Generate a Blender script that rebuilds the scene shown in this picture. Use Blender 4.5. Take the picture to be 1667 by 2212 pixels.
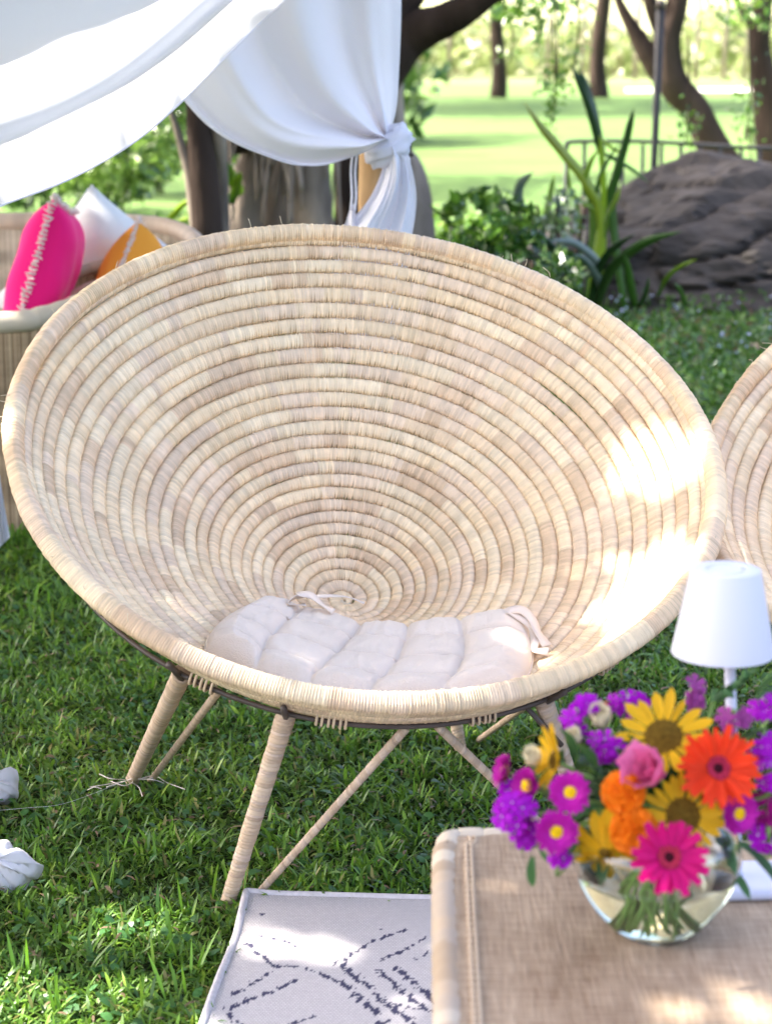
import bpy, math, random
import numpy as np
from mathutils import Vector, Matrix, noise as mnoise
R = math.radians
random.seed(7); rng = np.random.default_rng(7)
S = bpy.context.scene
col = S.collection
for o in list(bpy.data.objects): bpy.data.objects.remove(o)

# ---------------------------------------------------------------- camera, world, sun, exposure
H = 1.4; FPX = 4600.0; PITCH = math.atan(1056 / FPX)
cam = bpy.data.objects.new('camera', bpy.data.cameras.new('camera')); col.objects.link(cam)
cam.location = (0, 0, H); cam.rotation_euler = (R(90) - PITCH, 0, 0)
cam.data.sensor_fit = 'VERTICAL'; cam.data.sensor_height = 36; cam.data.lens = FPX / 2212 * 36
cam.data.clip_start = .05; cam.data.clip_end = 2000
cam.data.dof.use_dof = True; cam.data.dof.focus_distance = 3.62; cam.data.dof.aperture_fstop = 5.4
S.camera = cam
SUN = Vector((-.64, .10, .76)).normalized()          # direction towards the sun
elev = math.asin(SUN.z); azim = math.atan2(SUN.x, SUN.y)
W = bpy.data.worlds.new('World'); S.world = W; W.use_nodes = True
nt = W.node_tree; bg = nt.nodes['Background']
sky = nt.nodes.new('ShaderNodeTexSky'); sky.sky_type = 'NISHITA'; sky.sun_disc = False
sky.sun_elevation = elev; sky.sun_rotation = azim; sky.dust_density = 6.0; sky.air_density = .6; sky.ozone_density = .3
nt.links.new(sky.outputs[0], bg.inputs[0]); bg.inputs[1].default_value = .15
sl = bpy.data.lights.new('sun', 'SUN'); sl.energy = 2.5; sl.angle = R(.5); sl.color = (1, .95, .86)
so = bpy.data.objects.new('sun', sl); col.objects.link(so)
so.rotation_euler = (-SUN).to_track_quat('-Z', 'Y').to_euler(); so.location = (0, 0, 8)
S.view_settings.view_transform = 'Standard'; S.view_settings.look = 'None'
S.view_settings.gamma = 1; S.view_settings.use_curve_mapping = False
S.view_settings.exposure = 2.95
S.cycles.max_bounces = 8; S.cycles.transparent_max_bounces = 12; S.cycles.transmission_bounces = 8
S.cycles.sample_clamp_indirect = 6

# ---------------------------------------------------------------- helpers
_sp, _cp = math.sin(PITCH), math.cos(PITCH)
def at(u, v, Y):
    """point at ground distance Y that stands where the survey sheet (1667 x 2212) has (u, v)"""
    a = (u - 833.5) / FPX; b = (1106 - v) / FPX
    d = np.array([a, _cp + b * _sp, -_sp + b * _cp]); t = Y / d[1]
    return np.array([0, 0, H]) + d * t
def gnd(u, v, z=0.0):
    a = (u - 833.5) / FPX; b = (1106 - v) / FPX
    d = np.array([a, _cp + b * _sp, -_sp + b * _cp]); t = (z - H) / d[2]
    return np.array([0, 0, H]) + d * t

def prop(o, label=None, cat=None, group=None, kind=None):
    if label: o['label'] = label
    if cat: o['category'] = cat
    if group: o['group'] = group
    if kind: o['kind'] = kind
    return o
def empty(name, loc=(0, 0, 0), label=None, cat=None, group=None, rot=None):
    o = bpy.data.objects.new(name, None); o.empty_display_size = .1
    col.objects.link(o); o.location = loc
    if rot is not None: o.rotation_euler = rot
    return prop(o, label, cat, group)
def link(name, me, parent=None):
    o = bpy.data.objects.new(name, me); col.objects.link(o)
    if parent: o.parent = parent
    return o
def mesh(name, V, F, mat=None, parent=None, smooth=True, colr=None, uv=None):
    V = np.asarray(V, np.float32).reshape(-1, 3)
    me = bpy.data.meshes.new(name)
    if isinstance(F, np.ndarray): Fs = [F]
    elif len(F) and isinstance(F[0], np.ndarray) and F[0].ndim == 2: Fs = F
    else: Fs = None
    if Fs is None:
        me.from_pydata([tuple(map(float, v)) for v in V], [], [tuple(int(i) for i in f) for f in F])
    else:
        me.vertices.add(len(V)); me.vertices.foreach_set('co', V.ravel())
        idx = np.concatenate([f.ravel() for f in Fs]).astype(np.int32)
        tot = np.concatenate([np.full(len(f), f.shape[1]) for f in Fs]).astype(np.int32)
        st = np.concatenate([[0], np.cumsum(tot)[:-1]]).astype(np.int32)
        me.loops.add(len(idx)); me.loops.foreach_set('vertex_index', idx)
        me.polygons.add(len(tot)); me.polygons.foreach_set('loop_start', st); me.polygons.foreach_set('loop_total', tot)
        me.update(calc_edges=True)
    if colr is not None:
        a = me.color_attributes.new('tint', 'FLOAT_COLOR', 'POINT')
        c = np.ones((len(V), 4), np.float32); c[:, :3] = colr; a.data.foreach_set('color', c.ravel())
    if uv is not None:
        l = me.uv_layers.new(name='UVMap'); vi = np.empty(len(me.loops), np.int32); me.loops.foreach_get('vertex_index', vi)
        l.data.foreach_set('uv', np.asarray(uv, np.float32)[vi].ravel())
    me.polygons.foreach_set('use_smooth', np.full(len(me.polygons), bool(smooth)))
    if mat: me.materials.append(mat)
    me.update()
    return link(name, me, parent)
def grid_faces(n, m, cu=False, cv=False):
    """n rows x m columns of vertices"""
    i = np.arange(n if cu else n - 1)[:, None]; j = np.arange(m if cv else m - 1)[None, :]
    i2 = (i + 1) % n; j2 = (j + 1) % m
    return np.stack([i * m + j, i * m + j2 + 0 * i, i2 * m + j2, i2 * m + j], -1).reshape(-1, 4)
def frames(P):
    P = np.asarray(P, float); T = np.gradient(P, axis=0); T /= np.linalg.norm(T, axis=1)[:, None] + 1e-12
    up = np.array([0, 0, 1.]) if abs(T[0][2]) < .9 else np.array([1., 0, 0])
    A = np.empty_like(P); a = np.cross(up, T[0]); a /= np.linalg.norm(a); 
    for k in range(len(P)):
        a = a - T[k] * a.dot(T[k]); a /= np.linalg.norm(a) + 1e-12; A[k] = a
    return T, A, np.cross(T, A)
def tube_vf(P, rad, seg=8, cap=True, wob=None):
    P = np.asarray(P, float); rad = np.broadcast_to(np.asarray(rad, float), (len(P),))
    T, A, B = frames(P); th = np.linspace(0, 2 * math.pi, seg, endpoint=False)
    rr = rad[:, None] * np.ones(seg)
    if wob is not None: rr = rr * wob(len(P), seg)
    V = P[:, None] + rr[..., None] * (np.cos(th)[None, :, None] * A[:, None] + np.sin(th)[None, :, None] * B[:, None])
    V = V.reshape(-1, 3); F = [grid_faces(len(P), seg, cv=True)]
    if cap:
        V = np.vstack([V, P[:1], P[-1:]]); n = len(P) * seg; j = np.arange(seg); j2 = (j + 1) % seg
        F.append(np.stack([j2, j, np.full(seg, n)], -1)); e = (len(P) - 1) * seg
        F.append(np.stack([e + j, e + j2, np.full(seg, n + 1)], -1))
    return V, F
def join_vf(parts):
    Vs, q, t, off = [], [], [], 0
    for V, F in parts:
        Vs.append(np.asarray(V))
        for f in (F if isinstance(F, list) else [F]):
            f = np.asarray(f); (q if f.shape[1] == 4 else t).append(f + off)
        off += len(V)
    out = []
    if q: out.append(np.vstack(q))
    if t: out.append(np.vstack(t))
    return np.vstack(Vs), out
def tube(name, P, rad, mat, parent=None, seg=8, **k):
    V, F = tube_vf(P, rad, seg, **k); return mesh(name, V, F, mat, parent)
def spline(pts, n):
    """Catmull-Rom through pts"""
    p = np.asarray(pts, float); p = np.vstack([2 * p[0] - p[1], p, 2 * p[-1] - p[-2]])
    t = np.linspace(0, len(p) - 3 - 1e-9, n); i = t.astype(int); f = (t - i)[:, None]
    a, b, c, d = p[i], p[i + 1], p[i + 2], p[i + 3]
    return .5 * (2 * b + (c - a) * f + (2 * a - 5 * b + 4 * c - d) * f ** 2 + (3 * b - a - 3 * c + d) * f ** 3)
def box_vf(c, s, rz=0.0):
    c = np.array(c, float); hx, hy, hz = np.array(s) / 2
    V = np.array([(x, y, z) for x in (-hx, hx) for y in (-hy, hy) for z in (-hz, hz)])
    ca, sa = math.cos(rz), math.sin(rz); V = V @ np.array([[ca, sa, 0], [-sa, ca, 0], [0, 0, 1]]) + c
    return V, np.array([(0, 1, 3, 2), (4, 6, 7, 5), (0, 4, 5, 1), (2, 3, 7, 6), (0, 2, 6, 4), (1, 5, 7, 3)])
def bevel(o, w=.004, seg=2):
    m = o.modifiers.new('bevel', 'BEVEL'); m.width = w; m.segments = seg; return o
def vnoise(P, s, seed=0.0):
    return np.array([mnoise.noise(Vector((p[0] * s + seed, p[1] * s + seed * 1.7, p[2] * s - seed))) for p in P])

# ---------------------------------------------------------------- materials
def mat(name, color, rough=.6, spec=.3, trans=0.0, tcol=None, tint=False, noise_scale=None, noise_amt=.25, bump=0.0, bump_scale=200., objrand=0.0, sheen=0.0, stretch=None, metal=0.0, coords='Object'):
    m = bpy.data.materials.new(name); m.use_nodes = True; n = m.node_tree; N = n.nodes; L = n.links
    b = N['Principled BSDF']; out = N['Material Output']
    b.inputs['Roughness'].default_value = rough; b.inputs['Specular IOR Level'].default_value = spec; b.inputs['Metallic'].default_value = metal
    if sheen: b.inputs['Sheen Weight'].default_value = sheen
    c = None
    if tint:
        a = N.new('ShaderNodeAttribute'); a.attribute_name = 'tint'; c = a.outputs['Color']
    else:
        r = N.new('ShaderNodeRGB'); r.outputs[0].default_value = (*color, 1); c = r.outputs[0]
    tc = N.new('ShaderNodeTexCoord'); src = tc.outputs[coords]
    if stretch:
        mp = N.new('ShaderNodeMapping'); mp.inputs['Scale'].default_value = stretch; L.new(src, mp.inputs[0]); src = mp.outputs[0]
    if noise_scale:
        nz = N.new('ShaderNodeTexNoise'); nz.inputs['Scale'].default_value = noise_scale; nz.inputs['Detail'].default_value = 5
        L.new(src, nz.inputs['Vector'])
        mr = N.new('ShaderNodeMapRange'); mr.inputs[1].default_value = .3; mr.inputs[2].default_value = .7
        mr.inputs[3].default_value = 1 - noise_amt; mr.inputs[4].default_value = 1 + noise_amt; L.new(nz.outputs[0], mr.inputs[0])
        vm = N.new('ShaderNodeVectorMath'); vm.operation = 'SCALE'; L.new(c, vm.inputs[0]); L.new(mr.outputs[0], vm.inputs['Scale']); c = vm.outputs[0]
    if objrand:
        oi = N.new('ShaderNodeObjectInfo'); mr = N.new('ShaderNodeMapRange'); mr.inputs[3].default_value = 1 - objrand; mr.inputs[4].default_value = 1 + objrand
        L.new(oi.outputs['Random'], mr.inputs[0]); vm = N.new('ShaderNodeVectorMath'); vm.operation = 'SCALE'; L.new(c, vm.inputs[0]); L.new(mr.outputs[0], vm.inputs['Scale']); c = vm.outputs[0]
    L.new(c, b.inputs['Base Color'])
    nrm = None
    if bump:
        nb = N.new('ShaderNodeTexNoise'); nb.inputs['Scale'].default_value = bump_scale; nb.inputs['Detail'].default_value = 4; L.new(src, nb.inputs['Vector'])
        bp = N.new('ShaderNodeBump'); bp.inputs['Strength'].default_value = bump; bp.inputs['Distance'].default_value = .01
        L.new(nb.outputs[0], bp.inputs['Height']); L.new(bp.outputs[0], b.inputs['Normal']); nrm = bp
    if trans:
        t = N.new('ShaderNodeBsdfTranslucent'); 
        if tcol: t.inputs[0].default_value = (*tcol, 1)
        else: L.new(c, t.inputs[0])
        mx = N.new('ShaderNodeMixShader'); mx.inputs[0].default_value = trans
        L.new(b.outputs[0], mx.inputs[1]); L.new(t.outputs[0], mx.inputs[2]); L.new(mx.outputs[0], out.inputs[0])
    return m
def weave_mat(name, c1, c2, sx, sy, rough=.75, bump=.5, coords='Object', blotch=6.0):
    """over-under woven cane or cloth"""
    m = bpy.data.materials.new(name); m.use_nodes = True; n = m.node_tree; N = n.nodes; L = n.links; b = N['Principled BSDF']
    b.inputs['Roughness'].default_value = rough; b.inputs['Specular IOR Level'].default_value = .2
    tc = N.new('ShaderNodeTexCoord'); mp = N.new('ShaderNodeMapping'); mp.inputs['Scale'].default_value = (sx, sy, sy if coords == 'Object' else 1); L.new(tc.outputs[coords], mp.inputs[0])
    ck = N.new('ShaderNodeTexBrick'); ck.inputs['Scale'].default_value = 1; ck.inputs['Mortar Size'].default_value = .08; ck.inputs['Mortar Smooth'].default_value = 1
    ck.inputs['Color1'].default_value = (*c1, 1); ck.inputs['Color2'].default_value = (*c2, 1); ck.inputs['Mortar'].default_value = (c2[0] * .45, c2[1] * .4, c2[2] * .35, 1)
    ck.inputs['Brick Width'].default_value = 1; ck.inputs['Row Height'].default_value = .5; L.new(mp.outputs[0], ck.inputs[0])
    nz = N.new('ShaderNodeTexNoise'); nz.inputs['Scale'].default_value = blotch; nz.inputs['Detail'].default_value = 6
    m2 = N.new('ShaderNodeMapping'); m2.inputs['Scale'].default_value = (1, 3, 3) if coords == 'Object' else (1, .25, 1); L.new(tc.outputs[coords], m2.inputs[0]); L.new(m2.outputs[0], nz.inputs[0])
    mr = N.new('ShaderNodeMapRange'); mr.inputs[1].default_value = .3; mr.inputs[2].default_value = .7; mr.inputs[3].default_value = .65; mr.inputs[4].default_value = 1.3; L.new(nz.outputs[0], mr.inputs[0])
    vm = N.new('ShaderNodeVectorMath'); vm.operation = 'SCALE'; L.new(ck.outputs[0], vm.inputs[0]); L.new(mr.outputs[0], vm.inputs['Scale']); L.new(vm.outputs[0], b.inputs['Base Color'])
    bp = N.new('ShaderNodeBump'); bp.inputs['Strength'].default_value = bump; bp.inputs['Distance'].default_value = .002; bp.invert = True
    L.new(ck.outputs['Fac'], bp.inputs['Height']); L.new(bp.outputs[0], b.inputs['Normal'])
    return m

M = {}
M['straw'] = mat('palm straw', (.6, .45, .3), .55, .35, tint=True, noise_scale=60, noise_amt=.07)
M['wrap'] = mat('raffia wrap', (.52, .38, .25), .6, .3, tint=True)
M['metal'] = mat('dark steel', (.075, .055, .045), .5, .5, noise_scale=30)
M['cushion'] = mat('blush cotton', (.75, .64, .54), .9, .1, noise_scale=9, noise_amt=.05, bump=.35, bump_scale=420, sheen=.2)
M['ribbon'] = mat('blush cotton tie', (.72, .61, .52), .9, .1)
M['drape'] = mat('white voile', (.66, .66, .70), .9, .1, trans=.5, tcol=(.70, .71, .76), bump=.12, bump_scale=40)
M['linen'] = mat('white cotton', (.80, .785, .83), .9, .1, trans=.2, tcol=(.8, .79, .86), bump=.15, bump_scale=35)
M['post'] = mat('pale wood', (.50, .30, .13), .6, .3, noise_scale=14, noise_amt=.2, stretch=(4, 4, .4))
M['grass'] = mat('grass blade', (.06, .16, .03), .42, .45, trans=.35, tint=True)
M['leaf'] = mat('leaf', (.05, .12, .03), .27, .7, trans=.35, tint=True)
M['bark'] = mat('grey bark', (.24, .195, .155), .9, .1, noise_scale=7, noise_amt=.6, bump=1.0, bump_scale=22, stretch=(1, 1, .3))
M['darkbark'] = mat('backlit brown bark', (.045, .031, .024), .9, .1, noise_scale=6, noise_amt=.45, bump=1.0, bump_scale=25, stretch=(1, 1, .3))  # brown darkened so that trunks look backlit; the shade is in the colour
M['rock'] = mat('brown rock', (.048, .041, .036), .8, .2, noise_scale=2.4, noise_amt=.75, bump=1.0, bump_scale=5)
M['lamp'] = mat('white powder coat', (.66, .655, .75), .5, .3)
M['pinkcloth'] = mat('hot pink cotton', (.86, .012, .20), .85, .1, sheen=.2, bump=.2, bump_scale=500)
M['orangecloth'] = mat('orange cotton', (.86, .36, .05), .85, .1, bump=.2, bump_scale=500)
M['whitecloth'] = mat('off white linen', (.78, .77, .75), .9, .1, bump=.3, bump_scale=300)
M['fringe'] = mat('cream fringe', (.80, .70, .64), .95, .05)
M['rolled'] = mat('rolled cane edge', (.50, .39, .29), .6, .3, tint=True)
M['sofaweave'] = weave_mat('sofa weave', (.50, .37, .22), (.40, .28, .165), 55, 120)
M['sofapale'] = weave_mat('pale sofa weave', (.60, .50, .38), (.50, .41, .30), 55, 120)
def grasscloth():
    m = bpy.data.materials.new('table grasscloth'); m.use_nodes = True; N = m.node_tree.nodes; L = m.node_tree.links; b = N['Principled BSDF']; b.inputs['Roughness'].default_value = .7; b.inputs['Specular IOR Level'].default_value = .25
    tc = N.new('ShaderNodeTexCoord'); outs = []
    for sc, det in (((300, 18, 1), 3), ((16, 260, 1), 3), ((60, 5, 1), 3), ((7, 3.2, 1), 5)):
        mp = N.new('ShaderNodeMapping'); mp.inputs['Scale'].default_value = sc; L.new(tc.outputs['UV'], mp.inputs[0]); nz = N.new('ShaderNodeTexNoise'); nz.inputs['Scale'].default_value = 1; nz.inputs['Detail'].default_value = det; L.new(mp.outputs[0], nz.inputs[0]); outs.append(nz.outputs[0])
    def madd(a, k, c): 
        x = N.new('ShaderNodeMath'); x.operation = 'MULTIPLY_ADD'; L.new(a, x.inputs[0]); x.inputs[1].default_value = k
        if c is None: x.inputs[2].default_value = 0
        else: L.new(c, x.inputs[2])
        return x.outputs[0]
    h = madd(outs[1], .8, madd(outs[0], .8, None)); f = madd(outs[3], .75, madd(outs[2], .25, madd(h, .85, None)))
    cr = N.new('ShaderNodeValToRGB'); e = cr.color_ramp.elements; e[0].position = .88; e[0].color = (.19, .115, .065, 1); e[1].position = 1.42; e[1].color = (.56, .42, .29, 1); x = cr.color_ramp.elements.new(1.0); 
    mr = N.new('ShaderNodeMapRange'); mr.inputs[1].default_value = .85; mr.inputs[2].default_value = 1.5; L.new(f, mr.inputs[0]); cr.color_ramp.elements.remove(x); e[0].position = 0; e[1].position = 1; L.new(mr.outputs[0], cr.inputs[0]); L.new(cr.outputs[0], b.inputs['Base Color'])
    bp = N.new('ShaderNodeBump'); bp.inputs['Strength'].default_value = .8; bp.inputs['Distance'].default_value = .003; L.new(h, bp.inputs['Height']); L.new(bp.outputs[0], b.inputs['Normal'])
    return m
M['grasscloth'] = grasscloth()
M['twine'] = mat('table twine', (.56, .44, .32), .8, .2)
M['rug'] = mat('rug wool', (.7, .7, .7), .95, .05, tint=True)
M['railing'] = mat('backlit grey steel', (.028, .028, .03), .6, .3, noise_scale=20)  # backlit shade is put into the steel colour
M['stem'] = mat('flower stem', (.22, .38, .08), .4, .4, trans=.1, objrand=.3)
M['stake'] = mat('garden stake', (.5, .38, .25), .8, .2)

# ================================================================= STRUCTURE: ground
# one sheet, finer near the camera, rising into a meadow slope and hills far behind
def ground_h(x, y):
    z = np.zeros_like(y)
    z += np.clip(y - 56, 0, None) * .012 + np.clip(y - 110, 0, None) * .02
    return z
xs = np.concatenate([-np.geomspace(400, 4, 22), np.linspace(-3.5, 4.5, 26), np.geomspace(5, 400, 22)])
ys = np.concatenate([np.linspace(-60, -2, 8), np.linspace(0, 16, 30), np.geomspace(17, 600, 40)])
X, Y = np.meshgrid(xs, ys); V = np.stack([X, Y, ground_h(X, Y) - .004], -1)
gm = bpy.data.materials.new('lawn soil and turf'); gm.use_nodes = True; N = gm.node_tree.nodes; L = gm.node_tree.links; b = N['Principled BSDF']
b.inputs['Roughness'].default_value = .9; b.inputs['Specular IOR Level'].default_value = .1
ge = N.new('ShaderNodeNewGeometry'); n1 = N.new('ShaderNodeTexNoise'); n1.inputs['Scale'].default_value = .55; n1.inputs['Detail'].default_value = 8
n2 = N.new('ShaderNodeTexNoise'); n2.inputs['Scale'].default_value = 60; n2.inputs['Detail'].default_value = 4
L.new(ge.outputs['Position'], n1.inputs[0]); L.new(ge.outputs['Position'], n2.inputs[0])
cr = N.new('ShaderNodeValToRGB'); cr.color_ramp.elements[0].position = .3; cr.color_ramp.elements[0].color = (.055, .115, .028, 1); cr.color_ramp.elements[1].position = .72; cr.color_ramp.elements[1].color = (.12, .18, .055, 1)
mxr = N.new('ShaderNodeMath'); mxr.operation = 'MULTIPLY_ADD'; mxr.inputs[1].default_value = .5; L.new(n1.outputs[0], mxr.inputs[0])
ml = N.new('ShaderNodeMath'); ml.operation = 'MULTIPLY'; ml.inputs[1].default_value = .5; L.new(n2.outputs[0], ml.inputs[0]); L.new(ml.outputs[0], mxr.inputs[2])
L.new(mxr.outputs[0], cr.inputs[0])
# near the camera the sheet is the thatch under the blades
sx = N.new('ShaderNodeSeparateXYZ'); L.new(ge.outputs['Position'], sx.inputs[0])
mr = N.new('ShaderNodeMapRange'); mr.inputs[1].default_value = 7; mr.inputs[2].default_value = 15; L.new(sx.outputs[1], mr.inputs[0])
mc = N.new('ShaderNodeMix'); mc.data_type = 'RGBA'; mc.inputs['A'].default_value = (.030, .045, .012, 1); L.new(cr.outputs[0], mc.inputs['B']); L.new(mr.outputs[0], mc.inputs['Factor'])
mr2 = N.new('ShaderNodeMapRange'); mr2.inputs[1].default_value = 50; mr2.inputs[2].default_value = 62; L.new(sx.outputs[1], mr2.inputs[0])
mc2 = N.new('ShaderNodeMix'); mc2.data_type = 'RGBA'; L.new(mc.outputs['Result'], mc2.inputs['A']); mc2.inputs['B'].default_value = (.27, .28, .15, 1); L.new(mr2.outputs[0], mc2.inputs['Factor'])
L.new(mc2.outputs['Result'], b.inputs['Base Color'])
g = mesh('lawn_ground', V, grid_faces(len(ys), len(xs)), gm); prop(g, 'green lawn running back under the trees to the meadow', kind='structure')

# hills
hx = np.linspace(-420, 420, 60); hz = np.array([0, .35, .7, 1.0]); HV = []
for k, f in enumerate(hz):
    for x in hx:
        top = 16 + 8 * mnoise.noise(Vector((x * .008, 3.1, 0))) + 3 * mnoise.noise(Vector((x * .03, 7.1, 0)))
        HV.append((x, 420 + 120 * f, 4 + top * f * 1.3))
hm = mat('hazed hill scrub', (.34, .35, .34), .9, .1, noise_scale=.05, noise_amt=.3)  # distance haze is put into the pale scrub colour
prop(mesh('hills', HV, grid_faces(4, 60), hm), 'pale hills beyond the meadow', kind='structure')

# pale gravel drive, far right
dv = [gnd(1350, 193), gnd(2600, 186), gnd(2600, 196), gnd(1350, 201)]
dm = mat('pale gravel', (.5, .48, .44), .95, .1, noise_scale=3)
prop(mesh('gravel_path', [tuple(p + np.array([0, 0, .02])) for p in dv], [(0, 3, 2, 1)], dm, smooth=False), 'pale gravel drive beyond the lawn', kind='structure')

# ================================================================= leaf and blade fields
def blade_field(name, P, length, width, lean, colr, parent=None, label=None, seg=3, material=None, curl=.7, taper=1.0, az=None, kind='stuff', cat=None):
    n = len(P); az = rng.uniform(0, 2 * math.pi, n) if az is None else az
    dx, dy = np.cos(az), np.sin(az); px, py = -dy, dx
    t = np.linspace(0, 1, seg + 1); wprof = np.array([.55, 1.0, .85, .0]) if seg == 3 else np.interp(t, [0, .25, .6, 1], [.5, 1, .85, 0])
    V = np.empty((n, 2 * seg + 1, 3)); 
    lx = np.zeros(n); lz = np.zeros(n); ang = lean * (1 - curl * .5)
    tw = rng.normal(0, .35, n)
    for k in range(seg + 1):
        if k:
            ang = lean * (1 - curl * .5) + lean * curl * (k / seg) * 1.1
            lx = lx + np.sin(ang) * length / seg; lz = lz + np.cos(ang) * length / seg
        c = np.stack([P[:, 0] + dx * lx, P[:, 1] + dy * lx, P[:, 2] + lz], -1)
        w = width * wprof[k] / 2; o = np.stack([px * w, py * w, tw * w], -1)
        if k < seg: V[:, 2 * k] = c - o; V[:, 2 * k + 1] = c + o
        else: V[:, 2 * k] = c
    m = 2 * seg + 1; base = np.arange(n)[:, None] * m
    q = np.concatenate([base + np.array([2 * k, 2 * k + 1, 2 * k + 3, 2 * k + 2]) for k in range(seg - 1)], 0)
    tr = base + np.array([2 * seg - 2, 2 * seg - 1, 2 * seg])
    C = np.repeat(colr, m, 0)
    o = mesh(name, V.reshape(-1, 3), [q, tr], material or M['grass'], parent, smooth=True, colr=C)
    return prop(o, label, cat, kind=kind)
def grass_cols(n, P=None, bright=1.0):
    base = np.array([(.068, .155, .022), (.095, .21, .026), (.050, .125, .028), (.13, .23, .035), (.17, .18, .08)])
    i = rng.choice(5, n, p=[.36, .27, .22, .11, .04]); c = base[i] * rng.uniform(.7, 1.3, (n, 1)) * bright * np.array([1.42, 1.3, .95])
    return c
def scatter(y0, y1, dens, sl=.205, pad=.25, x0=None, x1=None):
    A = ((sl * y1 + pad) + (sl * y0 + pad)) * (y1 - y0); n = int(A * dens * 1.6)
    y = rng.uniform(y0, y1, n); hw = sl * y + pad; x = rng.uniform(-1, 1, n) * (sl * y1 + pad)
    k = np.abs(x) < hw; return x[k], y[k]
gx, gy, gl, gw = [], [], [], []
for (y0, y1, dens, ln, wd) in ((2.2, 3.4, 18500, .021, .0048), (3.4, 4.6, 13500, .023, .0053), (4.6, 6.4, 5600, .031, .0066), (6.4, 9.0, 2400, .040, .0085), (9.0, 16.0, 620, .055, .014)):
    x, y = scatter(y0, y1, dens)
    gx.append(x); gy.append(y); gl.append(ln * rng.lognormal(0, .32, len(x))); gw.append(wd * rng.uniform(.6, 1.35, len(x)))
gx, gy, gl, gw = map(np.concatenate, (gx, gy, gl, gw))
# tufty: length follows a slow noise
tuft = np.array([mnoise.noise(Vector((a * 9, b_ * 9, .3))) for a, b_ in zip(gx, gy)])
gl *= 1 + .55 * tuft
gz = np.zeros_like(gx) + rng.uniform(-.002, .006, len(gx)) + .008 * tuft
# keep the strip under the rug free
RUG = [gnd(533, 1957), gnd(512, 2040), gnd(478, 2125), gnd(432, 2260)]
def rug_left_x(y): return np.interp(-y, [-p[1] for p in RUG], [p[0] for p in RUG])
inrug = (gy < RUG[0][1] - .012) & (gx > rug_left_x(gy) + .012)
k = ~inrug
lean = np.abs(rng.normal(.98, .36, k.sum()))
gc = grass_cols(k.sum()); gc *= (1 + .35 * tuft[k])[:, None]; slow_ = np.array([mnoise.noise(Vector((a * 2.2, b_ * 2.2, 8.))) for a, b_ in zip(gx[k], gy[k])]); gc *= 1 + slow_[:, None] * np.array([.45, .22, .2])
azg = rng.uniform(0, 6.283, k.sum())
blade_field('lawn_grass', np.stack([gx[k], gy[k], gz[k]], -1), gl[k], gw[k], np.clip(lean, .1, 1.5), gc, label='broad bladed green lawn grass', az=azg)
# long stray blades
sp = [gnd(*p) for p in [(38, 2120), (55, 2118), (352, 2080), (422, 2105), (512, 1930), (505, 1950), (360, 1985), (225, 1935), (375, 2165), (300, 2200), (480, 1955), (120, 2190), (1480, 1440), (1255, 1490)]]
n = len(sp) * 4; P = np.repeat(np.array(sp), 4, 0) + rng.normal(0, .012, (n, 3)) * [1, 1, 0]
blade_field('long_grass_blades', P, rng.uniform(.045, .085, n), rng.uniform(.004, .0065, n), rng.uniform(.1, .6, n), grass_cols(n, bright=1.5), label='longer pale grass blades standing out of the lawn', curl=.4)
# dry bits in the lawn
x, y = scatter(2.4, 5.0, 190); k = ~((y < RUG[0][1] + .01) & (x > rug_left_x(y) - .02)); x, y = x[k], y[k]; n = len(x)
blade_field('dry_leaf_bits', np.stack([x, y, np.full(n, .016)], -1), rng.uniform(.012, .03, n), rng.uniform(.003, .006, n), rng.uniform(1.2, 1.55, n), np.array([(.22, .15, .09)]) * rng.uniform(.6, 1.4, (n, 1)), label='dry brown leaf bits lying in the grass')
# clover / weed leaves
x, y = scatter(2.3, 5.0, 420); k = ~((y < RUG[0][1] + .01) & (x > rug_left_x(y) - .02)); x, y = x[k], y[k]; n = len(x)
blade_field('lawn_weeds', np.stack([x, y, np.full(n, .012)], -1), rng.uniform(.014, .026, n), rng.uniform(.010, .016, n), rng.uniform(.9, 1.45, n), np.array([(.06, .17, .045)]) * rng.uniform(.6, 1.3, (n, 1)), label='small round weed leaves in the lawn')

def leaf_cloud(name, P, size, colr, parent=None, flat=None, aspect=.5, label=None, kind='stuff', material=None, cat=None):
    """each leaf is a folded lozenge of 2 quads"""
    n = len(P); size = np.broadcast_to(size, (n,))
    d = rng.normal(0, 1, (n, 3))
    if flat is not None: d[:, 2] *= flat
    d /= np.linalg.norm(d, axis=1)[:, None]
    a = rng.normal(0, 1, (n, 3)); a = np.cross(d, a) if flat is None else np.cross(d, np.array([[0, 0, 1.]]) + .35 * rng.normal(0, 1, (n, 3)))
    a /= np.linalg.norm(a, axis=1)[:, None]; c = np.cross(d, a)
    L_ = size[:, None]; Wd = L_ * aspect * .5
    V = np.stack([P - d * L_ * .5, P + a * Wd + c * L_ * .08 - d * L_ * .08, P + d * L_ * .5, P - a * Wd + c * L_ * .08 - d * L_ * .08, P - a * Wd * .02], 1)
    b_ = np.arange(n)[:, None] * 5
    F = np.concatenate([b_ + np.array([0, 1, 4]), b_ + np.array([1, 2, 4]), b_ + np.array([2, 3, 4]), b_ + np.array([3, 0, 4])], 0)
    o = mesh(name, V.reshape(-1, 3), F, material or M['leaf'], parent, smooth=False, colr=np.repeat(colr, 5, 0))
    return prop(o, label, cat, kind=kind)
def leaf_cols(n, base=((.035, .10, .015), (.06, .15, .02), (.10, .19, .03)), p=(.45, .37, .18)):
    base = np.array(base); return base[rng.choice(len(base), n, p=p)] * rng.uniform(.7, 1.3, (n, 1))

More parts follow.
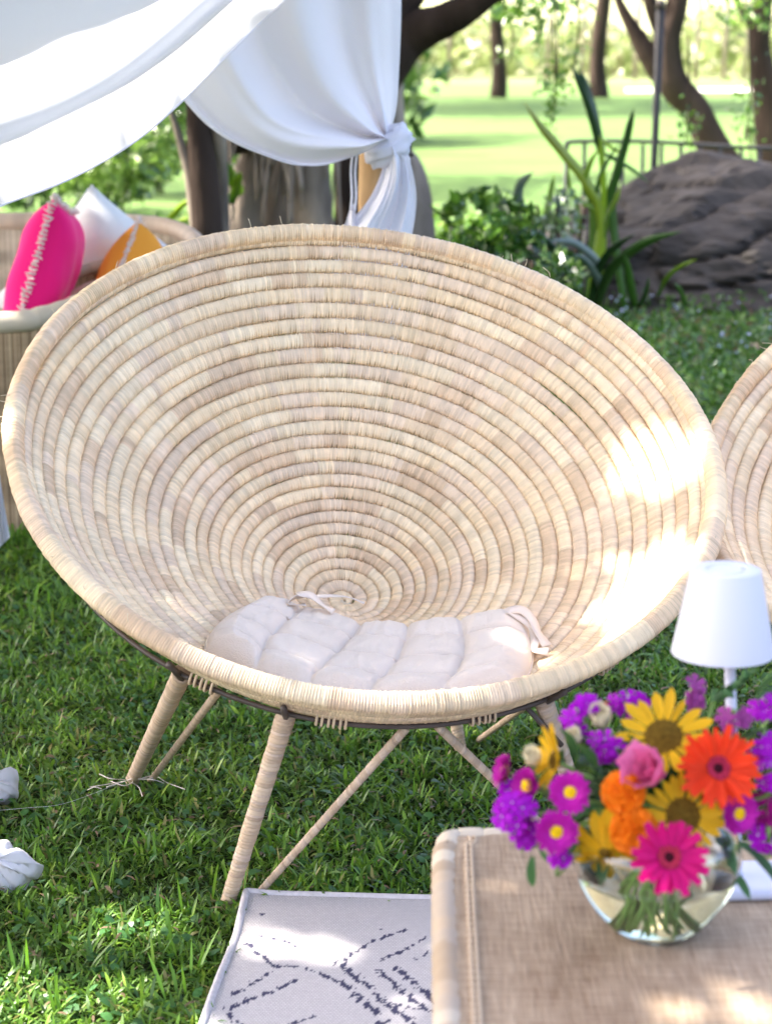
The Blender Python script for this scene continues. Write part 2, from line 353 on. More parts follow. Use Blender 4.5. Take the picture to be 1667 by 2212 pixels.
# ---- gaps cut into the unseen canopy to aim sun at chosen points, with width
SPOT = []   # ground-projected (x, y, r)
def sunproj(p): p = np.asarray(p, float); t = p[..., 2] / SUN.z; return np.stack([p[..., 0] - SUN.x * t, p[..., 1] - SUN.y * t], -1)
def spot(p, r): q = sunproj(np.array(p)); SPOT.append((q[0], q[1], r))
def spots(pts, r, z=0.02):
    for (u, v) in pts: spot(gnd(u, v, z), r)
# grass, lower left
spots([(-60, 2120), (0, 2140), (60, 2180), (130, 2150), (120, 2205), (200, 2210), (260, 2180), (300, 2230), (20, 2230), (380, 2240), (160, 2260), (0, 2170), (60, 2215), (90, 2150), (180, 2180), (230, 2210), (330, 2215), (110, 2240), (30, 2125), (260, 2165)], .10)
spots([(110, 1900), (150, 1925), (190, 1945)], .016); spots([(230, 1965), (270, 1985), (320, 1985), (370, 1975), (420, 1990), (470, 1985), (515, 1990), (390, 2010), (445, 2010), (350, 1990), (490, 2000)], .034)
spots([(20, 1872), (55, 1868)], .02, .06)
# rug
spots([(580, 2052), (605, 2055), (630, 2062), (655, 2068), (680, 2072), (705, 2078), (725, 2090), (735, 2105), (700, 2098), (670, 2050), (690, 2040), (715, 2060)], .002)
spots([(850, 2185), (880, 2190), (915, 2190)], .014)
# table, front
spots([(1400, 2205), (1560, 2190), (1640, 2170)], .008, .45)

# ================================================================= CHAIRS
b1 = [(.027, .399), (.052, .394), (.075, .386), (.097, .377), (.118, .367), (.139, .356), (.159, .345), (.178, .332), (.198, .320), (.218, .306), (.238, .292), (.258, .277), (.279, .262), (.300, .246), (.322, .230), (.344, .213), (.367, .196), (.390, .179), (.413, .161), (.437, .143), (.460, .125), (.483, .107), (.506, .088), (.529, .070), (.550, .052), (.570, .034), (.589, .016), (.607, 0)]
b2 = [(.024, .397), (.047, .391), (.068, .383), (.089, .373), (.11, .362), (.13, .351), (.151, .339), (.172, .326), (.193, .313), (.214, .3), (.237, .287), (.259, .274), (.283, .262), (.307, .25), (.332, .238), (.357, .226), (.383, .214), (.408, .202), (.434, .188), (.459, .173), (.483, .156), (.507, .136), (.529, .113), (.549, .089), (.568, .064), (.583, .039), (.596, .017), (.605, 0)]
b1, b2 = np.array([(0, .40)] + b1), np.array([(0, .40)] + b2); KK = np.arange(29)
def bowl(tau, th):
    """centre line of the coiled rope: turn number tau, angle th (270 deg = front)"""
    f = .5 + .5 * -np.sin(th)                 # 1 at the front lip
    w = .15 + 1.0 * f ** 2                    # the front belly hangs fuller
    r_ = np.interp(tau, KK, b1[:, 0]) * (1 - w) + np.interp(tau, KK, b2[:, 0]) * w
    d_ = np.interp(tau, KK, b1[:, 1]) * (1 - w) + np.interp(tau, KK, b2[:, 1]) * w
    return r_, d_
TILT, AZ = R(30.4), R(13.9)
CH = np.array([-.029, 3.61, .697])
# local chair frame: origin on the ground under the bowl, x right, y back, z up
def loc_axes():
    n_ = np.array([0, -math.sin(TILT), math.cos(TILT)]); e1 = np.array([1., 0, 0]); e2 = np.cross(n_, e1); return n_, e1, e2
nL, e1L, e2L = loc_axes(); CL = np.array([0, 0, CH[2]])
def bowlpt(r_, d_, th): return CL - nL * np.asarray(d_)[..., None] + np.asarray(r_)[..., None] * (np.cos(th)[..., None] * e1L + np.sin(th)[..., None] * e2L)
ca, sa = math.cos(AZ), math.sin(AZ)
ROT = np.array([[ca, -sa, 0], [sa, ca, 0], [0, 0, 1]]); BASE = np.array([CH[0], CH[1], 0])
def toW(p): return np.asarray(p) @ ROT.T + BASE
def toL(p): return (np.asarray(p) - BASE) @ ROT

PAL = np.array([(.66, .53, .36), (.60, .46, .31), (.50, .355, .235), (.62, .49, .37), (.70, .59, .42), (.56, .44, .34), (.48, .345, .24), (.64, .50, .32)])
PALP = np.array([.22, .17, .07, .16, .16, .12, .04, .06])
PAL = PAL.mean(0) * 1.04 + (PAL - PAL.mean(0)) * .60
PAL = PAL * np.array([1.28, 1.25, 1.17])
def strand_colours(ns, rg):
    out = np.empty((ns, 3)); i = 0
    while i < ns:
        k = int(rg.integers(3, 26)); out[i:i + k] = PAL[rg.choice(len(PAL), p=PALP)] * rg.uniform(.93, 1.06); i += k
    return out * rg.uniform(.87, 1.09, (ns, 1))
def rope(tau0, tau1, radT, radN, pitch, rg, closed=False, seg=9, fixed=None, taper=False):
    """wrapped rope along the spiral from turn tau0 to tau1; three columns per strand"""
    th0 = math.pi / 2
    tt = np.linspace(tau0, tau1, 400); th = th0 + 2 * math.pi * tt
    def cl(tt):
        th = th0 + 2 * math.pi * tt
        if fixed is not None: r_ = np.full_like(tt, fixed[0]) + .0025 * np.sin(3 * th + 1) ; d_ = np.full_like(tt, fixed[1]) + .003 * np.sin(2 * th + .5)
        else: r_, d_ = bowl(tt - .5, th)
        return bowlpt(r_, d_, th), th
    P, _ = cl(tt); L_ = np.concatenate([[0], np.cumsum(np.linalg.norm(np.diff(P, axis=0), axis=1))])
    ns = max(10, int(L_[-1] / pitch))
    edges = np.linspace(0, L_[-1], ns + 1); j = rg.uniform(-.18, .18, ns + 1) * pitch; j[0] = j[-1] = 0; edges = edges + j
    s = np.empty((ns, 3)); w = np.diff(edges); s[:, 0] = edges[:-1]; s[:, 1] = edges[:-1] + w * .34; s[:, 2] = edges[:-1] + w * .8
    s = s.ravel()
    if not closed: s = np.append(s, edges[-1])
    tau = np.interp(s, L_, tt); C, th = cl(tau)
    # profile directions
    e = .05
    def pp(k, th): 
        r_, d_ = bowl(np.clip(k, 0, 28), th); return bowlpt(r_, d_, th)
    if fixed is None:
        A = pp(tau - .5 + .5, th) - pp(tau - .5 - .5, th)
    else: A = pp(np.full_like(tau, 28.), th) - pp(np.full_like(tau, 27.), th)
    step = np.linalg.norm(A, axis=1); A = A / step[:, None]
    T = np.stack([-np.sin(th)] * 3, -1) * e1L + np.stack([np.cos(th)] * 3, -1) * e2L
    Nn = np.cross(T, A); Nn /= np.linalg.norm(Nn, axis=1)[:, None]; 
    Nn *= np.sign((Nn @ nL))[:, None]
    m = len(s); isgap = (np.arange(m) % 3 == 0)
    sid = np.minimum(np.arange(m) // 3, ns - 1)
    al = np.linspace(0, 2 * math.pi, seg, endpoint=False) + .35; sq = (np.sign(np.cos(al)) * np.abs(np.cos(al)) ** .72, np.sign(np.sin(al)) * np.abs(np.sin(al)) ** .62)
    rT = step * .52 if radT is None else np.full(m, radT); rN = np.full(m, radN)
    jit = rg.normal(0, .028, ns)[sid]; slow = .045 * np.interp(s, np.linspace(0, s[-1] + 1e-6, 40), rg.normal(0, 1, 40))
    k = (1 + jit * (~isgap) + slow) * (np.interp(s / s[-1], [0, .6, 1], [1, .8, .15]) if taper else 1)
    inner = np.clip(-np.cos(al) + .18, 0, 1) ** 1.2; outer = np.clip(np.cos(al), 0, 1) ** 2
    deep = rg.choice([.12, .32, .6], ns, p=[.3, .4, .3])[sid] * rg.uniform(.8, 1.2, ns)[sid]
    fac = k[:, None] - isgap[:, None] * (.03 + deep[:, None] * inner[None] + .10 * outer[None])
    V = C[:, None] + fac[..., None] * ((rT[:, None] * sq[0])[..., None] * A[:, None] + (rN[:, None] * sq[1])[..., None] * Nn[:, None])
    # strands lean a little round the rope
    V = V + (np.sin(al)[None, :, None] * .0) 
    colr = strand_colours(ns, rg)[sid]; 
    if closed: F = grid_faces(m, seg, cu=True, cv=True)
    else: F = grid_faces(m, seg, cv=True)
    return V.reshape(-1, 3), F, np.repeat(colr, seg, 0)

def wrapped_bar(name, P0, P1, r0, r1, parent, pitch=.0062, seg=12, seed=0):
    rg = np.random.default_rng(seed); P0, P1 = np.array(P0), np.array(P1); Ln = np.linalg.norm(P1 - P0); n = int(Ln / pitch)
    e = np.arange(n + 1) / n; e[1:-1] += rg.uniform(-.25, .25, n - 1) / n
    s = np.stack([e[:-1], e[:-1] + np.diff(e) * .28, e[:-1] + np.diff(e) * .8], 1).ravel(); s = np.append(s, 1.)
    m = len(s); gap = np.arange(m) % 3 == 0; sid = np.minimum(np.arange(m) // 3, n - 1)
    rad = (r0 + (r1 - r0) * s) * (1 - gap * .13) * (1 + rg.normal(0, .02, n)[sid])
    P = P0 + (P1 - P0) * s[:, None]; T, A, B = frames(P); th = np.linspace(0, 2 * math.pi, seg, endpoint=False)
    sl = .0022 * np.cos(th + 1.0)
    V = P[:, None] + rad[:, None, None] * (np.cos(th)[None, :, None] * A[:, None] + np.sin(th)[None, :, None] * B[:, None]) + sl[None, :, None] * T[:, None]
    cc = np.array([(.50, .37, .25), (.56, .43, .30), (.44, .32, .22), (.52, .40, .30)])[rg.choice(4, n, p=[.4, .3, .1, .2])] * rg.uniform(.85, 1.1, (n, 1))
    V, F = V.reshape(-1, 3), [grid_faces(m, seg, cv=True)]
    j = np.arange(seg); j2 = (j + 1) % seg; nn = len(V); V = np.vstack([V, P[:1], P[-1:]])
    F.append(np.stack([j2, j, np.full(seg, nn)], -1)); F.append(np.stack([(m - 1) * seg + j, (m - 1) * seg + j2, np.full(seg, nn + 1)], -1))
    C = np.vstack([np.repeat(cc[sid], seg, 0), cc[:1], cc[-1:]])
    return mesh(name, V, F, M['wrap'], parent, colr=C)

RING_R, RING_D = .560, .106
def ringpt(deg, dr=0, dd=0): th = np.array(R(deg)); return bowlpt(np.array(RING_R + dr), np.array(RING_D + dd), th)
def make_chair():
    root = empty('bowl_chair', (0, 0, 0))
    rg = np.random.default_rng(11)
    for k in range(1, 28):
        V, F, c = rope(k - (0 if k > 1 else .45), k + 1 + .01, None, .0112, .0050, rg, seg=12)
        mesh('coil', V, F, M['straw'], root, colr=c)
    V, F, c = rope(28, 28.62, None, .0108, .0037, rg, taper=True); mesh('coil', V, F, M['straw'], root, colr=c)
    # heart of the spiral
    P = bowlpt(np.linspace(.002, .011, 26), np.full(26, .398), np.linspace(0, 12, 26)); tube('coil', P, .0065, M['straw'], root).data.color_attributes.new('tint', 'FLOAT_COLOR', 'POINT').data.foreach_set('color', np.tile([.6, .5, .36, 1], 26 * 8 + 2))
    V, F, c = rope(0, 1, .0165, .017, .0046, rg, closed=True, seg=12, fixed=(.6065, -.002)); c = c * np.array([1.02, .99, .96])
    mesh('rim', V, F, M['straw'], root, colr=c)
    # steel ring under the bowl
    th = np.linspace(0, 2 * math.pi, 97)[:-1]; P = bowlpt(np.full(96, RING_R), np.full(96, RING_D), th)
    V, F = [], None
    T = np.roll(P, -1, 0) - np.roll(P, 1, 0); T /= np.linalg.norm(T, axis=1)[:, None]; A = np.cross(T, nL); al = np.linspace(0, 2 * math.pi, 8, endpoint=False)
    V = P[:, None] + .0042 * (np.cos(al)[None, :, None] * A[:, None] + np.sin(al)[None, :, None] * nL)
    mesh('support_ring', V.reshape(-1, 3), grid_faces(96, 8, cu=True, cv=True), M['metal'], root)
    # second, smaller ring deeper under the bowl
    # legs: foot points measured on the lawn
    feet = {'fl': (-.262, 3.235), 'bl': (-.486, 3.815), 'br': (.149, 3.98), 'fr': (.365, 3.37)}
    tops = {'fl': 246, 'bl': 214, 'br': 45, 'fr': 291}
    tops['bl'] = 227
    J = {}
    for i, k in enumerate(('fl', 'bl', 'br', 'fr')):
        f = toL(np.array([*feet[k], -.01])); t = ringpt(tops[k], -.012, .012)
        if k == 'br': t = ringpt(62, -.16, .19)
        wrapped_bar('leg', t, f, .0165, .0125, root, seed=20 + i); J[k] = (t, f)
        tube('bracket', [t + np.array([0, 0, -.01]), ringpt(tops[k], .006, -.005) if k != 'br' else t + np.array([.01, .06, .05]), ringpt(tops[k], .03, -.045) if k != 'br' else t + np.array([.02, .09, .09])], .0058, M['metal'], root, seg=6)
    def foot(k, s): t, f = J[k]; return t + (f - t) * s
    # slanting braces from the feet to the ring
    wrapped_bar('brace', ringpt(266, -.01, .012), foot('fl', .97) + np.array([.045, .012, 0]), .0078, .0062, root, pitch=.005, seg=8, seed=31)
    wrapped_bar('brace', ringpt(271, -.01, .012), foot('fr', .93) + np.array([-.02, .0, 0]), .0078, .0066, root, pitch=.005, seg=8, seed=32)
    wrapped_bar('brace', ringpt(234, -.01, .012), foot('bl', .95) + np.array([.035, -.005, 0]), .0070, .0058, root, pitch=.005, seg=8, seed=33)
    wrapped_bar('brace', ringpt(300, -.05, .05), foot('br', .95) + np.array([.04, 0, 0]), .0070, .0058, root, pitch=.005, seg=8, seed=34)
    tube('strut', [ringpt(287, -.02, .01), ringpt(287, -.02, .01) + np.array([.07, .0, -.08])], .005, M['metal'], root, seg=6)
    # raffia bindings that tie the bowl to the ring
    for a0, nb in ((232, 5), (254, 6), (279, 5), (305, 5), (150, 5), (110, 5), (70, 5), (20, 5), (185, 5)):
        parts = []
        for i in range(nb):
            a = a0 + (i - nb / 2) * .95 + random.uniform(-.15, .15)
            c = [ringpt(a, -.016, .001), ringpt(a, -.005, .009), ringpt(a, .0075, .003), ringpt(a, .006, -.008), ringpt(a, -.003, -.02), ringpt(a, -.012, -.03)]
            parts.append(tube_vf(spline(c, 14), .0025, 5))
        V, F = join_vf(parts); o = mesh('binding', V, F, M['straw'], root); o.data.color_attributes.new('tint', 'FLOAT_COLOR', 'POINT').data.foreach_set('color', np.tile([.60, .46, .31, 1], len(V)))
    # loose fibres that stick out of the straw
    parts = []
    for i in range(46):
        th = np.array(random.uniform(0, 2 * math.pi)); k = random.choice([27.3, 28, 28, 28, 26.5]); r_, d_ = bowl(np.array(k), th)
        p = bowlpt(r_ + .012, d_ - .012, th); dv_ = rng.normal(0, 1, 3) * .5 + nL * .5; dv_ /= np.linalg.norm(dv_); ln = random.uniform(.006, .02)
        parts.append(tube_vf(spline([p, p + dv_ * ln * .5, p + dv_ * ln + rng.normal(0, .006, 3)], 6), .0006, 4))
    V, F = join_vf(parts); o = mesh('loose_fibres', V, F, M['straw'], root); o['kind'] = 'stuff'; o.data.color_attributes.new('tint', 'FLOAT_COLOR', 'POINT').data.foreach_set('color', np.tile([.7, .58, .40, 1], len(V)))
    return root
def copy_tree(o, parent=None):
    c = o.copy(); col.objects.link(c); c.parent = parent
    for ch in list(o.children): copy_tree(ch, c)
    return c
chair = make_chair()
prop(chair, 'large round coiled straw bowl chair with a blush cushion in it, whole in view', 'chair', 'coiled straw bowl chairs')
chair2 = copy_tree(chair); prop(chair2, 'straw bowl chair cut off by the right edge behind the white lamp', 'chair', 'coiled straw bowl chairs')
chair.location = BASE; chair.rotation_euler = (0, 0, AZ)
chair2.location = (1.158, 3.71, 0); chair2.rotation_euler = (0, 0, R(-38.5))

# canopy gaps for sun on the chair (points on the bowl in the chair frame)
def cspot(k, deg, r): th = np.array(R(deg)); a_, b_ = bowl(np.array(float(k)), th); p = toW(bowlpt(a_, b_, th)); spot(p, r)
for k, dg, r_ in [(22.5, 3, .006), (25, 3, .012), (23.5, -3, .012), (26.5, -5, .012), (22, -10, .006), (24.5, -12, .014), (27, -12, .008), (27.5, 16, .006), (25.5, 22, .004),
                  (25, -24, .020), (23, -28, .012), (26.5, -30, .018), (25, -33, .024), (22.5, -38, .012), (25, -40, .028), (27, -42, .02), (22, -47, .008), (24, -49, .024), (26, -51, .022), (24, -57, .016), (26, -59, .018), (27, -66, .014), (21, -34, .004),
                  (28, -75, .014), (28, -82, .016), (28, -89, .016), (28, -96, .014), (28, -103, .012), (28, -110, .014), (28, -117, .01), (28, -124, .008),
                  (28, 172, .004), (28, 165, .003), (28, 44, .003), (28, 56, .003)]:
    cspot(k, dg, r_)
for deg in (112, 118, 124): cspot(27.6, deg, .004)

# ================================================================= CUSHION in the bowl
def bowl_z(p, q):
    r_ = np.hypot(p, q); th = np.arctan2(q, p)
    f = .5 + .5 * -np.sin(th); w = .15 + 1.0 * f ** 2
    d1 = np.interp(r_, b1[:, 0], b1[:, 1]); d2 = np.interp(r_, b2[:, 0], b2[:, 1]); return d1 * (1 - w) + d2 * w
CUSH_P = None
def cushion():
    nu, nv = 121, 81
    u = np.linspace(0, 1, nu); v = np.linspace(0, 1, nv); U, Vv = np.meshgrid(u, v)
    # front and back edge in bowl plan (p right, q back): measured
    fr_ = spline([(-.325, -.330, 0), (-.24, -.43, 0), (-.14, -.485, 0), (0, -.515, 0), (.155, -.500, 0)], nu)[:, :2]
    bk_ = spline([(-.215, -.150, 0), (-.12, -.135, 0), (-.02, -.200, 0), (.06, -.225, 0), (.15, -.235, 0), (.245, -.262, 0)], nu)[:, :2]
    PQ = (1 - Vv)[..., None] * fr_[None] + Vv[..., None] * bk_[None]
    PQ[..., 0] += .022 * np.sin(math.pi * Vv) * (2 * U - 1)
    nc, nr = 5, 4
    wu = np.clip(U + .010 * np.sin(5 * Vv + 3 * U), 0, 1); wv = np.clip(Vv + .018 * np.sin(7 * U + 1), 0, 1)
    su = np.abs(np.sin(math.pi * nc * wu)); sv = np.abs(np.sin(math.pi * nr * wv))
    du_ = np.abs(wu * nc - np.round(wu * nc)); dv_ = np.abs(wv * nr - np.round(wv * nr))
    crease = np.minimum(1 - .95 * np.exp(-du_ / .045), 1 - .75 * np.exp(-dv_ / .05))
    node = 1 - np.exp(-(du_ ** 2 + (dv_ * 1.0) ** 2) / .02)
    puff = .38 * crease + .37 * (su ** .45) * (sv ** .45) + .25 * node
    edge = np.clip(np.minimum(np.minimum(U, 1 - U) * nc, np.minimum(Vv, 1 - Vv) * nr) * 3.0, 0, 1) ** .5
    # scalloped outline
    cen = PQ.mean((0, 1)); 
    out = .020 * (su * ((Vv < .02) | (Vv > .98)) + sv * ((U < .02) | (U > .98)))
    wr = np.array([mnoise.noise(Vector((a * 26, b_ * 9, 1.))) for a, b_ in zip(U.ravel(), Vv.ravel())]).reshape(U.shape)
    wr2 = np.array([mnoise.noise(Vector((a * 60, b_ * 22, 5.))) for a, b_ in zip(U.ravel(), Vv.ravel())]).reshape(U.shape)
    thick = .010 + edge * (.014 + .030 * puff) + edge * (.0035 * wr + .0015 * wr2)
    base = np.empty((nv, nu, 3)); dz = bowl_z(PQ[..., 0], PQ[..., 1])
    dz = .55 * dz + .45 * (np.mean(dz) + 0 * dz) if False else dz
    B0 = CL - nL * (dz - .018)[..., None] + PQ[..., :1] * e1L + PQ[..., 1:] * e2L
    du = np.gradient(B0, axis=1); dvv = np.gradient(B0, axis=0); Nn = np.cross(du, dvv); Nn /= np.linalg.norm(Nn, axis=-1)[..., None]
    Nn = .7 * Nn + .3 * nL
    top = B0 + Nn * thick[..., None]; bot = B0 - Nn * (.004 + 0 * thick)[..., None]
    V = np.vstack([top.reshape(-1, 3), bot.reshape(-1, 3)]); F = grid_faces(nv, nu); F2 = F[:, ::-1] + nu * nv
    rim = np.concatenate([np.arange(nu), np.arange(1, nv) * nu + nu - 1, (nv - 1) * nu + np.arange(nu - 2, -1, -1), np.arange(nv - 2, 0, -1) * nu])
    r2 = np.roll(rim, -1); F3 = np.stack([rim, rim + nu * nv, r2 + nu * nv, r2], -1)
    root = empty('seat_cushion', BASE, 'blush tufted seat cushion with tie ribbons lying in the bowl chair', 'cushion'); root.rotation_euler = (0, 0, AZ)
    o = mesh('cushion_pad', V, np.vstack([F, F2, F3]), M['cushion'], root)
    ss = o.modifiers.new('sub', 'SUBSURF'); ss.levels = 1; ss.render_levels = 1
    # piping seam
    ring = (top.reshape(-1, 3)[rim] * .25 + bot.reshape(-1, 3)[rim] * .75); Vp, Fp = tube_vf(np.vstack([ring, ring[:1]])[::3], .0022, 6); mesh('piping', Vp, Fp, M['cushion'], root)
    # tufting buttons
    for i in range(1, nc):
        for j in range(1, nr):
            a = int(i / nc * (nu - 1)); b_ = int(j / nr * (nv - 1)); p = top[b_, a]
            Vb, Fb = tube_vf([p - nL * .003, p + nL * .0015], [.0035, .0025], 8); mesh('tuft', Vb, Fb, M['ribbon'], root)
    # ribbons
    def ribbon(pts, w, twist=0.0):
        P = spline(pts, 26); T, A, B = frames(P); tt = np.linspace(0, 1, 26)
        a = twist * tt + .4 * np.sin(6 * tt); D = np.cos(a)[:, None] * A + np.sin(a)[:, None] * B
        V = np.stack([P - D * w / 2, P + B * .0005, P + D * w / 2], 1).reshape(-1, 3); o = mesh('tie_ribbon', V, grid_faces(26, 3), M['ribbon'], root)
        m = o.modifiers.new('t', 'SOLIDIFY'); m.thickness = .0012; return o
    cn = top[nv - 9, int(nu * .23)] + nL * .012; up = nL
    x_, y_ = e1L, e2L
    ribbon([cn + up * .01, cn + x_ * -.02 + up * .014, cn + x_ * -.035 + up * .008 - y_ * .01, cn + x_ * -.005 + up * .010 - y_ * .014], .014, 1.2)
    ribbon([cn + up * .02 + x_ * -.02 , cn + x_ * .005 + up * .016, cn + x_ * .022 + up * .012 - y_ * .02, cn + x_ * .04 + up * .008 - y_ * .035], .016, .7)
    ribbon([cn + up * .01, cn + x_ * .03 + up * .012, cn + x_ * .07 + up * .006 + y_ * .0, cn + x_ * .10 + y_ * -.012], .008, .5)
    c2 = top[nv - 8, nu - 4] + nL * .010
    ribbon([c2 - x_ * .03 + up * .0, c2 + x_ * .004 + up * .004, c2 + x_ * .02 - y_ * .02 + up * .0, c2 + x_ * .022 - y_ * .05 + up * .0, c2 + x_ * .03 - y_ * .085 + up * .0], .018, .9)
    ribbon([c2 - x_ * .02 + up * .004, c2 + x_ * .016 - y_ * .03 - up * .004, c2 + x_ * .012 - y_ * .07 - up * .002, c2 + x_ * .004 - y_ * .095 + up * .004, c2 + x_ * .026 - y_ * .105 + up * .008], .015, 1.6)
    return top
ct = cushion()
for (a, b_, r_) in [(.93, .55, .006), (.97, .3, .008), (.9, .16, .008), (.12, .06, .001)]:
    spot(toW(ct[int(b_ * 80), int(a * 120)]), r_)

# ================================================================= RUG
def rug():
    tl = RUG[0]; n, m = 300, 430; t = np.linspace(0, 1, n)
    ysr = tl[1] - t * 1.35; xl = np.where(ysr > RUG[-1][1], rug_left_x(ysr), RUG[-1][0] + (ysr - RUG[-1][1]) * .12)
    s = np.linspace(0, 1, m) ** 1.35; Wd = 1.15
    Xr = xl[:, None] + s[None] * Wd; Yr = ysr[:, None] - s[None] * .035 + 0 * Xr
    Z = .020 + .002 * np.sin(Xr * 9 + Yr * 5) + .004 * np.exp(-(s[None] * Wd / .03) ** 2) * np.sin(Yr * 14)
    # woven rows
    colr = np.ones((n, m, 3)) * np.array((.62, .58, .57)); P = np.stack([Xr, Yr], -1)
    zz = lambda x, y: gnd(171.3 + .5652 * x, 1370.6 + .5652 * y, .02)[:2]
    L_ = [[(575, 1385), (740, 1292)], [(555, 1440), (640, 1400), (750, 1365), (830, 1322)], [(555, 1445), (640, 1500)], [(640, 1180), (745, 1270), (860, 1275), (990, 1330)], [(690, 1155), (800, 1180), (860, 1222)],
          [(990, 1255), (1040, 1300), (1190, 1425), (1290, 1500)], [(1000, 1335), (1080, 1400), (1140, 1455)], [(1010, 1250), (1100, 1185), (1240, 1130)], [(1145, 1285), (1265, 1395), (1340, 1440)], [(1210, 1280), (1310, 1370), (1400, 1430)],
          [(1150, 1245), (1230, 1215), (1330, 1150)], [(1270, 1255), (1340, 1215)], [(1150, 1125), (1160, 1130)], [(1210, 1420), (1300, 1435), (1400, 1450)], [(690, 1072), (712, 1074)], [(560, 1500), (700, 1620)], [(620, 1560), (900, 1460)], [(860, 1600), (1180, 1480)]]
    thick = [.006, .007, .006, .0055, .005, .010, .010, .0055, .008, .010, .005, .005, .004, .006, .004, .007, .006, .007]
    nz = np.array([mnoise.noise(Vector((a * 120, b_ * 60, 0))) + .6 * mnoise.noise(Vector((a * 300, b_ * 200, 3))) for a, b_ in P.reshape(-1, 2)]).reshape(n, m)
    ink = np.zeros((n, m))
    for l, w in zip(L_, thick):
        q = [zz(*p) for p in l]
        for a, b_ in zip(q[:-1], q[1:]):
            d = b_ - a; tt = np.clip(((P - a) @ d) / (d @ d), 0, 1); dist = np.linalg.norm(P - (a + tt[..., None] * d), axis=-1)
            ink = np.maximum(ink, (dist < w * (.38 + 1.5 * nz)) * 1.0)
    colr = colr * (1 - ink[..., None]) + np.array((.075, .072, .125)) * ink[..., None]
    V = np.stack([Xr, Yr, Z], -1).reshape(-1, 3)
    ink = ink * .92; root = empty('patterned_rug', (0, 0, 0), 'cream woven rug with dark diamond pattern lying on the lawn', 'rug')
    # weave relief
    mt = M['rug']; Nn = mt.node_tree.nodes; Ll = mt.node_tree.links; bb = Nn['Principled BSDF']
    uvn = Nn.new('ShaderNodeTexCoord'); mp = Nn.new('ShaderNodeMapping'); mp.inputs['Scale'].default_value = (190, 150, 1); Ll.new(uvn.outputs['Object'], mp.inputs[0])
    br = Nn.new('ShaderNodeTexBrick'); br.inputs['Scale'].default_value = 1; br.inputs['Brick Width'].default_value = 1; br.inputs['Row Height'].default_value = .8; br.inputs['Mortar Size'].default_value = .12; br.inputs['Mortar Smooth'].default_value = 1; br.inputs['Color1'].default_value = (1, 1, 1, 1); br.inputs['Color2'].default_value = (.9, .9, .9, 1); br.inputs['Mortar'].default_value = (.62, .58, .6, 1)
    Ll.new(mp.outputs[0], br.inputs[0]); at_ = [x for x in Nn if x.type == 'ATTRIBUTE'][0]; mm = Nn.new('ShaderNodeMix'); mm.data_type = 'RGBA'; mm.blend_type = 'MULTIPLY'; mm.inputs['Factor'].default_value = 1
    Ll.new(at_.outputs['Color'], mm.inputs['A']); Ll.new(br.outputs[0], mm.inputs['B']); Ll.new(mm.outputs['Result'], bb.inputs['Base Color'])
    bp = Nn.new('ShaderNodeBump'); bp.invert = True; bp.inputs['Strength'].default_value = .8; bp.inputs['Distance'].default_value = .0015; Ll.new(br.outputs['Fac'], bp.inputs['Height']); Ll.new(bp.outputs[0], bb.inputs['Normal'])
    o = mesh('rug_field', V, grid_faces(n, m)[:, ::-1], mt, root, colr=colr.reshape(-1, 3))
    md = o.modifiers.new('t', 'SOLIDIFY'); md.thickness = .008; md.offset = -1
    # bound edge
    G = V.reshape(n, m, 3); edge = np.vstack([G[::-2, 0], G[0, 1:]]); bm_ = mat('rug binding', (.58, .54, .54), .9, .1, noise_scale=120, noise_amt=.1)
    Vt, Ft = tube_vf(edge + np.array([0, 0, -.001]), .0065, 8); mesh('rug_binding', Vt, Ft, bm_, root)
rug()

